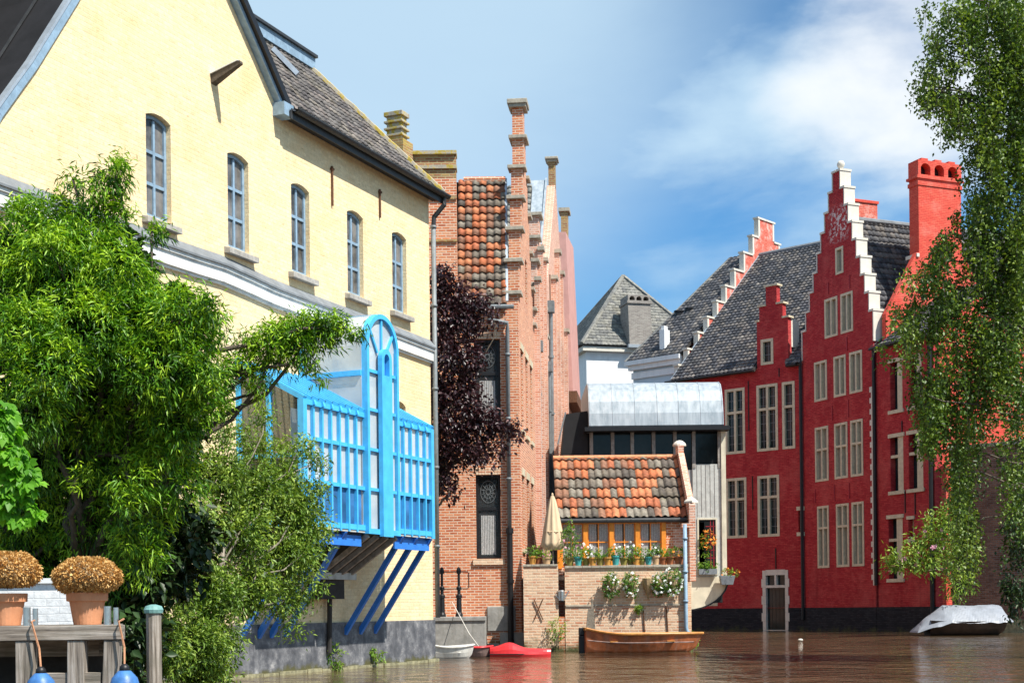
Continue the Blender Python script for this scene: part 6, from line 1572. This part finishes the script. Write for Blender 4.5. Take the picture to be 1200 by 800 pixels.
# ================================================================== TREES
def lob(px, py, Y, rx, ry, n, depth=.8):
    c = at(px, py, Y); k = Y / FPX; return (tuple(c), (rx * k, max(rx, ry) * k * depth, ry * k), n)
def rel(lobes, o): return [((c[0] - o[0], c[1] - o[1], c[2] - o[2]), r, n) for c, r, n in lobes]
def big_tree():
    Y = 15.5; o = at(95, 712, Y + .6); o.z = .25
    t = thing('willow_leaved_tree', 'big dense bright green tree with long drooping leaves in front of the yellow house', 'tree', o)
    D = [(135, 205, 15.2, 20, 20, 22), (112, 225, 15.2, 24, 20, 18), (85, 208, 15.2, 10, 12, 5), (140, 188, 15.2, 8, 8, 5), (125, 255, 15.3, 26, 26, 45), (60, 250, 15.3, 36, 22, 50), (25, 265, 15.2, 36, 28, 55), (98, 275, 15.2, 40, 30, 75), (178, 268, 15.0, 12, 9, 8),
         (10, 310, 15.0, 50, 45, 100), (70, 320, 15.0, 60, 50, 150), (140, 320, 15.0, 40, 42, 95), (60, 290, 14.8, 40, 25, 50), (155, 365, 15.0, 45, 40, 95), (205, 375, 14.9, 50, 36, 100), (245, 366, 14.8, 20, 12, 15), (222, 350, 14.8, 28, 16, 22),
         (100, 385, 14.8, 60, 50, 120), (25, 390, 14.6, 50, 40, 120), (60, 430, 14.5, 50, 40, 100), (185, 430, 14.9, 60, 48, 130), (235, 430, 15.0, 30, 36, 55), (120, 470, 15.4, 55, 50, 95), (205, 480, 15.2, 45, 45, 90), (30, 480, 14.5, 50, 40, 90), (240, 470, 15.1, 28, 22, 26),
         (60, 530, 15.6, 60, 50, 90), (140, 540, 15.7, 55, 50, 95), (195, 530, 15.4, 35, 40, 50), (30, 600, 15.9, 50, 50, 70), (100, 610, 16.0, 55, 55, 80), (160, 610, 15.6, 45, 50, 65), (150, 560, 15.0, 28, 40, 22), (165, 650, 15.6, 32, 40, 32), (210, 560, 15.5, 30, 40, 35), (100, 670, 16.2, 60, 45, 50), (20, 660, 16.2, 40, 40, 40),
         (150, 590, 15.0, 14, 26, 8), (90, 560, 14.9, 20, 16, 5)]
    Yb = 16.2
    D += [(262, 440, Yb, 18, 18, 20), (285, 425, Yb, 16, 14, 16), (300, 405, Yb, 18, 13, 22), (325, 395, Yb, 22, 14, 34), (345, 385, Yb, 22, 12, 34), (365, 378, Yb, 22, 9, 28), (385, 380, Yb, 20, 9, 22), (405, 384, Yb, 15, 7, 10), (420, 388, Yb, 8, 5, 4), (350, 402, Yb, 26, 12, 30), (376, 398, Yb, 14, 10, 10), (360, 422, Yb, 10, 14, 10), (372, 438, Yb, 6, 9, 4), (318, 416, Yb, 22, 12, 18), (300, 440, Yb, 12, 18, 10), (308, 460, Yb, 9, 14, 5), (342, 425, Yb, 8, 10, 4), (262, 395, Yb, 10, 10, 4)]
    core = [lob(px, py, y_ + .5, rx * .7, ry * .7, int(n * .9)) for px, py, y_, rx, ry, n in D if n >= 70 and py > 290]  # large dark leaves added to blacken the inside of the crown
    P, D_, LL, LW, T = tufts(rel(core, o), 8, spread=.9, droop=.2, out=.3, shell=0, ll=(.14, .22), lw=(.08, .12), rad=.09, base_tint=.4)
    leaves_obj('inner_foliage', 'inner_shade_leaf', t, P, D_, LL, LW, T)
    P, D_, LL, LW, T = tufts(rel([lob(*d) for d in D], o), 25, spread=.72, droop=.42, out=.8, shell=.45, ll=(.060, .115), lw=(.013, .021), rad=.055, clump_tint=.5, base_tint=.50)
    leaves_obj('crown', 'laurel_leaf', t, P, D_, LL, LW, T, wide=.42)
    m = MB(); m.tube([(0, 0, -.3), (.05, .1, 1.2), (-.05, .1, 2.2), (.1, 0, 3.3), (.15, -.1, 4.3), (.2, -.2, 5.0)], [.17, .14, .12, .09, .05, .02], 9); m.build('trunk', 'bark', t, smooth=True)
    m = MB()
    for i, (px, py, y_, *_) in enumerate(D[::2]): limb(m, (random.uniform(-.05, .1), 0, random.uniform(1.0, 3.0)), at(px, py, y_) - o, .05, .012, seed=i)
    m.build('limbs', 'bark', t, smooth=True)
    return t
big_tree()
def shrub():
    Y = 20.3; o = at(235, 712, Y); o.z = .1
    t = thing('waterside_shrub', 'large loose shrub of small yellow green leaves hanging over the water before the blue struts', 'shrub', o)
    D = [(262, 500, 21, 22, 26, 26), (295, 520, 21.5, 20, 24, 24), (310, 490, 21.6, 12, 20, 9), (325, 545, 21.8, 30, 26, 40), (350, 525, 22, 22, 14, 14), (375, 540, 22, 12, 14, 8), (372, 575, 22, 12, 16, 10), (300, 575, 21.3, 42, 34, 95), (340, 590, 21.8, 34, 34, 75), (362, 620, 21.9, 26, 26, 40), (374, 640, 22, 10, 12, 6), (255, 560, 20.6, 36, 40, 70), (280, 625, 20.9, 46, 38, 105), (335, 650, 21.6, 40, 34, 80), (355, 685, 21.8, 28, 30, 36), (330, 700, 21.6, 26, 30, 36), (225, 620, 19.6, 40, 42, 75), (240, 690, 19.9, 44, 40, 105), (290, 690, 20.8, 36, 36, 70), (200, 690, 18.8, 30, 40, 55), (225, 750, 19.4, 46, 36, 110), (262, 745, 20.2, 24, 34, 40), (190, 760, 18.6, 34, 34, 60), (235, 785, 19.6, 40, 22, 60), (165, 720, 18.0, 24, 34, 35), (345, 735, 21.6, 10, 16, 6), (150, 770, 17.5, 20, 30, 30)]
    D = [(a, b, c, d, e, int(f * 1.9)) for a, b, c, d, e, f in D]
    core = [lob(px, py, y_ + .4, rx * .7, ry * .7, int(n * .35)) for px, py, y_, rx, ry, n in D if n >= 110]
    P, D_, LL, LW, T = tufts(rel(core, o), 8, spread=.9, droop=.2, out=.3, shell=0, ll=(.12, .18), lw=(.06, .09), rad=.09, base_tint=.4)
    leaves_obj('inner_foliage', 'inner_shade_leaf', t, P, D_, LL, LW, T)
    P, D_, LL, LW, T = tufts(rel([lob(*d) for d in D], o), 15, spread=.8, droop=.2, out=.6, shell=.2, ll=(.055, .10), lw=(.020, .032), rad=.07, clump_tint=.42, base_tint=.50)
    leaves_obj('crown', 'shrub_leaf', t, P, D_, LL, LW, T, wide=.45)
    m = MB(); m.tube([(0, 0, -.3), (.1, 0, .6), (.25, .1, 1.3), (.3, .1, 2.0)], [.09, .07, .05, .03], 8); m.build('trunk', 'bark_pale', t, smooth=True)
    m = MB()
    for i, (px, py, y_, *_) in enumerate(D[:20]): limb(m, (random.uniform(0, .25), 0, random.uniform(.3, 1.5)), at(px, py, y_) - o, .020, .005, seed=i + 40, wob=.05)
    pts = [o + Vector((0, 0, .3)), at(162, 690, 17.4), at(185, 672, 17.5), at(200, 668, 17.6), at(212, 650, 17.7), at(228, 630, 17.9)]; m.tube([p - o for p in pts], [.05, .05, .045, .035, .03, .015], 7)
    pts = [o + Vector((.1, 0, .5)), at(175, 640, 17.6), at(190, 610, 17.7), at(225, 590, 18)]; m.tube([p - o for p in pts], [.02, .02, .016, .01], 6)
    m.build('limbs', 'bark_pale', t, smooth=True)
    # dark hedge added behind the jetty to block light off the wall
    o = at(60, 712, 16.8); o.z = .2; t = thing('screen_hedge', 'added dark hedge screening wall light, under the big tree behind the jetty', 'hedge', o)
    D = [(10, 700, 16.8, 60, 50, 90), (90, 700, 16.8, 60, 50, 110), (150, 680, 16.8, 50, 60, 110), (140, 760, 15, 40, 40, 70), (60, 780, 15, 70, 40, 70), (165, 620, 17, 60, 50, 120), (60, 620, 17.4, 90, 50, 160), (60, 520, 17.6, 90, 60, 200), (170, 530, 17.4, 60, 60, 160), (210, 640, 17.6, 40, 60, 90), (100, 430, 17.6, 90, 50, 160)]
    P, D_, LL, LW, T = tufts(rel([lob(*d, ) for d in D], o), 14, spread=.8, droop=.2, out=.5, shell=.2, ll=(.10, .16), lw=(.06, .09), rad=.08, base_tint=.25)
    leaves_obj('crown', 'inner_shade_leaf', t, P, D_, LL, LW, T)
    m = MB()
    for k in range(6): limb(m, (-.8 + k * .32, .1, -.1), (-.9 + k * .4, 0, 1.2), .04, .01, seed=k + 70)
    m.build('stems', 'bark', t, smooth=True)
shrub()
def maple():
    Y = 8.5; o = at(-150, 712, Y); o.z = .3
    t = thing('maple_sapling', 'bright broad-leaved maple reaching in from the left edge above the terracotta pots', 'tree', o)
    D = [(5, 500, Y, 22, 22, 26), (12, 540, Y, 24, 24, 32), (28, 560, Y, 18, 24, 24), (8, 585, Y, 22, 22, 24), (40, 600, Y, 12, 12, 6), (-30, 530, Y, 26, 60, 50), (8, 480, Y, 12, 12, 6), (-60, 480, Y, 40, 60, 50), (-100, 420, Y, 50, 70, 60), (22, 612, Y, 12, 12, 5)]
    L_ = rel([lob(*d) for d in D], o); pos = []
    for c, r, n in L_:
        p, d = in_lobe(c, r, int(n * 2.2), .1); pos.append(p)
    pos = np.concatenate(pos); n = len(pos)
    # five-lobed leaves: five blades from one stalk point sharing a leaf plane
    axis = rng.normal(size=(n, 3)) * .5 + np.array([.3, -.6, -.9]); nr = rng.normal(size=(n, 3)) * .45 + np.array([.35, -.5, .8])
    axis /= np.linalg.norm(axis, axis=1, keepdims=True); s = np.cross(axis, nr); s /= np.linalg.norm(s, axis=1, keepdims=True)
    PP, DD, LL, NN, TT = [], [], [], [], []; tn = np.clip(rng.normal(.6, .25, n), 0, 1)
    for ang, ln in ((-1.25, .6), (-.65, .85), (0, 1), (.65, .85), (1.25, .6)):
        PP.append(pos); DD.append(axis * math.cos(ang) + s * math.sin(ang)); LL.append(np.full(n, .075 * ln) * rng.uniform(.8, 1.2, n)); NN.append(nr); TT.append(tn)
    LLc = np.concatenate(LL)
    leaves_obj('crown', 'maple_leaf', t, np.concatenate(PP), np.concatenate(DD), LLc, LLc * .62, np.concatenate(TT), nrm=np.concatenate(NN), fold=.1, wide=.5)
    m = MB(); m.tube([(0, 0, -.3), (.02, 0, .9), (.1, 0, 1.7), (.3, 0, 2.4)], [.06, .05, .035, .02], 8); m.build('trunk', 'bark', t, smooth=True)
    m = MB()
    for i, d in enumerate(D[:8]): limb(m, (.08, 0, 1.2 + .1 * i), at(d[0], d[1], Y) - o, .015, .004, seed=i + 90)
    m.build('limbs', 'bark', t, smooth=True)
maple()
def purple():
    Y = 37.6; o = at(496, 712, Y + .6); o.z = .9
    t = thing('purple_leaved_tree', 'dark purple leaved tree growing between the yellow house and the orange brick house', 'tree', o)
    D = [(518, 325, 38.2, 12, 20, 18), (530, 345, 38.2, 20, 26, 40), (520, 380, 38.2, 24, 30, 55), (550, 375, 38.2, 22, 26, 45), (562, 358, 38.2, 14, 14, 12), (530, 420, 38.0, 30, 30, 75), (553, 415, 38.0, 9, 24, 16), (525, 460, 38, 30, 30, 75), (550, 455, 38, 13, 26, 22), (535, 500, 38, 32, 26, 70), (565, 495, 38, 22, 18, 30), (590, 500, 38, 16, 11, 13), (606, 508, 38, 8, 7, 5), (522, 535, 38, 18, 22, 30), (550, 530, 38, 26, 18, 34), (580, 528, 38, 18, 12, 12), (518, 565, 38, 12, 16, 12), (530, 575, 38, 9, 10, 6), (555, 480, 37.8, 24, 18, 16), (580, 375, 38.2, 8, 10, 4)]
    P, D_, LL, LW, T = tufts(rel([lob(*d) for d in D], o), 20, spread=.85, droop=.3, out=.6, shell=.15, ll=(.09, .17), lw=(.05, .085), rad=.12, clump_tint=.35, base_tint=.4)
    leaves_obj('crown', 'purple_leaf', t, P, D_, LL, LW, T, wide=.5)
    m = MB(); m.tube([(0, 0, -.2), (.0, 0, 2), (.1, -.1, 4), (.3, -.2, 6), (.45, -.3, 8)], [.16, .14, .11, .08, .03], 9); m.build('trunk', 'bark', t, smooth=True)
    m = MB()
    for i, d in enumerate(D[1::1]): limb(m, (.1 + .02 * i, -.1, 3 + .25 * (i % 8)), at(d[0], d[1], d[2]) - o, .04, .01, seed=i + 120)
    m.build('limbs', 'bark', t, smooth=True)
purple()
def birch():
    Y = 30; o = at(1262, 712, Y + 1); o.z = .1
    t = thing('weeping_birch', 'tall weeping birch hanging its green strands down the right edge of the picture', 'tree', o)
    # hanging strands: start point, length, density
    S = []
    def strands(px, py, w, h0, n, ln, yy=Y, sp=1.2):
        n = int(n * 1.08); cs = [(px + random.gauss(0, w), py + random.gauss(0, h0)) for _ in range(max(3, n // 7))]
        for _ in range(n):
            cx, cy = random.choice(cs); S.append((cx + random.gauss(0, w * .36), cy + random.gauss(0, h0 * .4), yy + random.uniform(-sp, sp), ln * random.uniform(.45, 1.2)))
        for _ in range(0):
            S.append((px + random.gauss(0, w), py + random.gauss(0, h0), yy + random.uniform(-sp, sp), ln * random.uniform(.5, 1.3)))
    for q in ((1198, 0, 10, 10, 26, 90), (1204, 60, 8, 25, 26, 90), (1170, -5, 16, 6, 22, 70), (1203, 140, 7, 25, 24, 90), (1202, 260, 7, 30, 24, 100), (1202, 370, 7, 30, 22, 100), (1140, -5, 14, 5, 14, 40), (1084, 104, 5, 4, 8, 16), (1094, 88, 7, 6, 12, 24), (1108, 74, 8, 6, 12, 26), (1104, 108, 8, 5, 12, 30), (1120, 128, 8, 6, 14, 36), (1092, 118, 5, 4, 6, 22), (1112, 150, 6, 6, 8, 30), (1096, 285, 7, 6, 10, 34), (1066, 345, 6, 6, 9, 30),
              (1112, 8, 14, 8, 10, 34), (1150, 12, 26, 10, 26, 70), (1188, 20, 14, 18, 20, 90), (1098, 40, 9, 8, 7, 30), (1125, 40, 10, 10, 10, 45), (1160, 60, 12, 20, 20, 80), (1190, 90, 10, 25, 22, 90),
              (1096, 78, 7, 6, 8, 26), (1106, 96, 12, 8, 14, 32), (1128, 118, 13, 10, 22, 42), (1085, 104, 6, 4, 4, 18), (1150, 110, 10, 14, 14, 60), (1175, 150, 14, 22, 34, 90), (1140, 160, 8, 10, 12, 50),
              (1196, 190, 8, 25, 18, 80), (1150, 205, 14, 14, 24, 60), (1172, 235, 16, 20, 34, 80), (1135, 235, 9, 10, 12, 45), (1122, 262, 8, 8, 10, 40), (1150, 280, 14, 16, 28, 70), (1105, 290, 9, 8, 14, 42), (1188, 300, 12, 25, 28, 90),
              (1090, 312, 9, 8, 12, 36), (1074, 332, 7, 7, 9, 32), (1110, 330, 12, 10, 24, 55), (1140, 340, 14, 14, 28, 70), (1062, 362, 7, 7, 10, 34), (1085, 365, 10, 10, 20, 50), (1172, 360, 14, 22, 30, 90), (1115, 390, 14, 12, 28, 60),
              (1072, 395, 9, 8, 12, 50), (1095, 430, 12, 10, 22, 60), (1142, 410, 12, 14, 20, 70), (1192, 420, 9, 25, 18, 90), (1120, 450, 12, 12, 26, 70), (1078, 455, 9, 8, 12, 46), (1165, 440, 12, 14, 14, 70), (1100, 490, 10, 10, 18, 60),
              (1128, 500, 9, 12, 20, 80), (1085, 505, 7, 8, 7, 40), (1188, 500, 9, 20, 12, 80), (1122, 560, 8, 12, 16, 80), (1132, 610, 7, 12, 12, 60), (1155, 500, 9, 12, 7, 60), (1197, 580, 5, 20, 9, 70)): strands(*q)
    P, D, T = [], [], []; stem = MB()
    for i, (px, py, y_, ln) in enumerate(S):
        p = at(px, py, y_) - o; L_ = ln * y_ / FPX; k = max(4, int(L_ / .045)); dx = random.gauss(0, .10); dy = random.gauss(0, .1); tint = np.clip(random.gauss(.45, .33), 0, 1)
        ph = random.uniform(0, 6)
        for j in range(k):
            s = j / k; q = p + Vector((dx * s * L_ + .05 * math.sin(ph + s * 5), dy * s * L_ + .05 * math.cos(ph + s * 4), -L_ * s))
            for _ in range(3): P.append((q.x + random.gauss(0, .09), q.y + random.gauss(0, .09), q.z + random.gauss(0, .05))); D.append((random.gauss(0, .7), random.gauss(0, .7), -.4 + random.gauss(0, .5))); T.append(np.clip(tint + random.gauss(0, .16), 0, 1))
        if i % 2 == 0: stem.tube([p, p + Vector((dx * .5 * L_, dy * .5 * L_, -L_ * .5)), p + Vector((dx * L_, dy * L_, -L_))], [.007, .005, .003], 3, cap=False)
    P = np.array(P); D = np.array(D); n = len(P)
    leaves_obj('crown', 'birch_leaf', t, P, D, rng.uniform(.06, .10, n), rng.uniform(.045, .07, n), np.array(T), wide=.42)
    tw = stem.build('twigs', 'bark', t, uv=False, recalc=False); tw['kind'] = 'stuff'
    m = MB(); tp = [Vector((0, 0, -.3)), Vector((-.1, 0, 3)), Vector((-.3, -.2, 6)), Vector((-.6, -.4, 9)), Vector((-.9, -.6, 12)), Vector((-1.2, -.8, 14.5))]; m.tube(tp, [.30, .26, .21, .16, .10, .04], 10); m.build('trunk', 'bark_pale', t, smooth=True)
    m = MB()
    for i in range(0, len(S), 17):
        px, py, y_, ln = S[i]; e = at(px, py - 3, y_) - o; z = min(14, max(3, e.z - .8)); q = z / 14.5; limb(m, (-1.2 * q * q, -.5 * q, z), e, .045, .010, seed=i + 200)
    m.build('limbs', 'bark', t, smooth=True)
birch()
def right_bank():
    # bright bush at the water's edge, darker ivy further right
    Y = 52; o = at(1122, 712, 57.0); o.z = .1
    t = thing('oleander_bush', 'bright green bush with a few pink flowers leaning over the water before the red wing', 'bush', o)
    D = [(1060, 655, 53, 22, 12, 26), (1085, 640, 53, 22, 16, 40), (1050, 662, 53, 12, 8, 10), (1100, 620, 53, 22, 20, 40), (1110, 605, 53, 16, 14, 24), (1085, 660, 53, 20, 12, 24), (1115, 645, 53.5, 22, 24, 40), (1125, 680, 54, 18, 24, 30)]
    P, D_, LL, LW, T = tufts(rel([lob(*d) for d in D], o), 12, spread=.7, droop=.3, out=.8, shell=.2, ll=(.14, .24), lw=(.05, .08), rad=.14, base_tint=.7)
    leaves_obj('crown', 'shrub_leaf', t, P, D_, LL, LW, T)
    P = np.concatenate([in_lobe(c, r, 7, .8)[0] for c, r, n in rel([lob(*d) for d in D[:4]], o)]); blossoms(t, 'flower_pink', P, .09)
    m = MB(); m.tube([(0, 0, -.2), (-.1, -.3, 1.4), (-.3, -1.2, 2.4)], [.10, .08, .05], 8); m.build('trunk', 'bark', t, smooth=True)
    m = MB()
    for i, d in enumerate(D): limb(m, (-.2, -.8, 2.0), at(d[0], d[1], d[2]) - o, .04, .012, seed=i + 300)
    m.build('limbs', 'bark', t, smooth=True)
    o = at(1200, 712, 40); o.z = .1; t = thing('bank_ivy', 'dark green ivy curtain over the brick bank wall at the lower right edge', 'ivy', o)
    D = [(1195, 620, 40, 16, 50, 70), (1190, 690, 40, 14, 40, 60), (1200, 560, 40, 12, 40, 40), (1126, 650, 56.6, 13, 55, 130), (1122, 580, 56.6, 12, 45, 80), (1130, 520, 56.6, 14, 40, 60), (1145, 560, 56.6, 10, 30, 24)]
    P, D_, LL, LW, T = tufts(rel([lob(*d) for d in D], o), 12, spread=.8, droop=.5, out=.5, shell=.1, ll=(.09, .15), lw=(.06, .09), rad=.10, base_tint=.3)
    leaves_obj('foliage', 'ivy_leaf', t, P, D_, LL, LW, T)
right_bank()
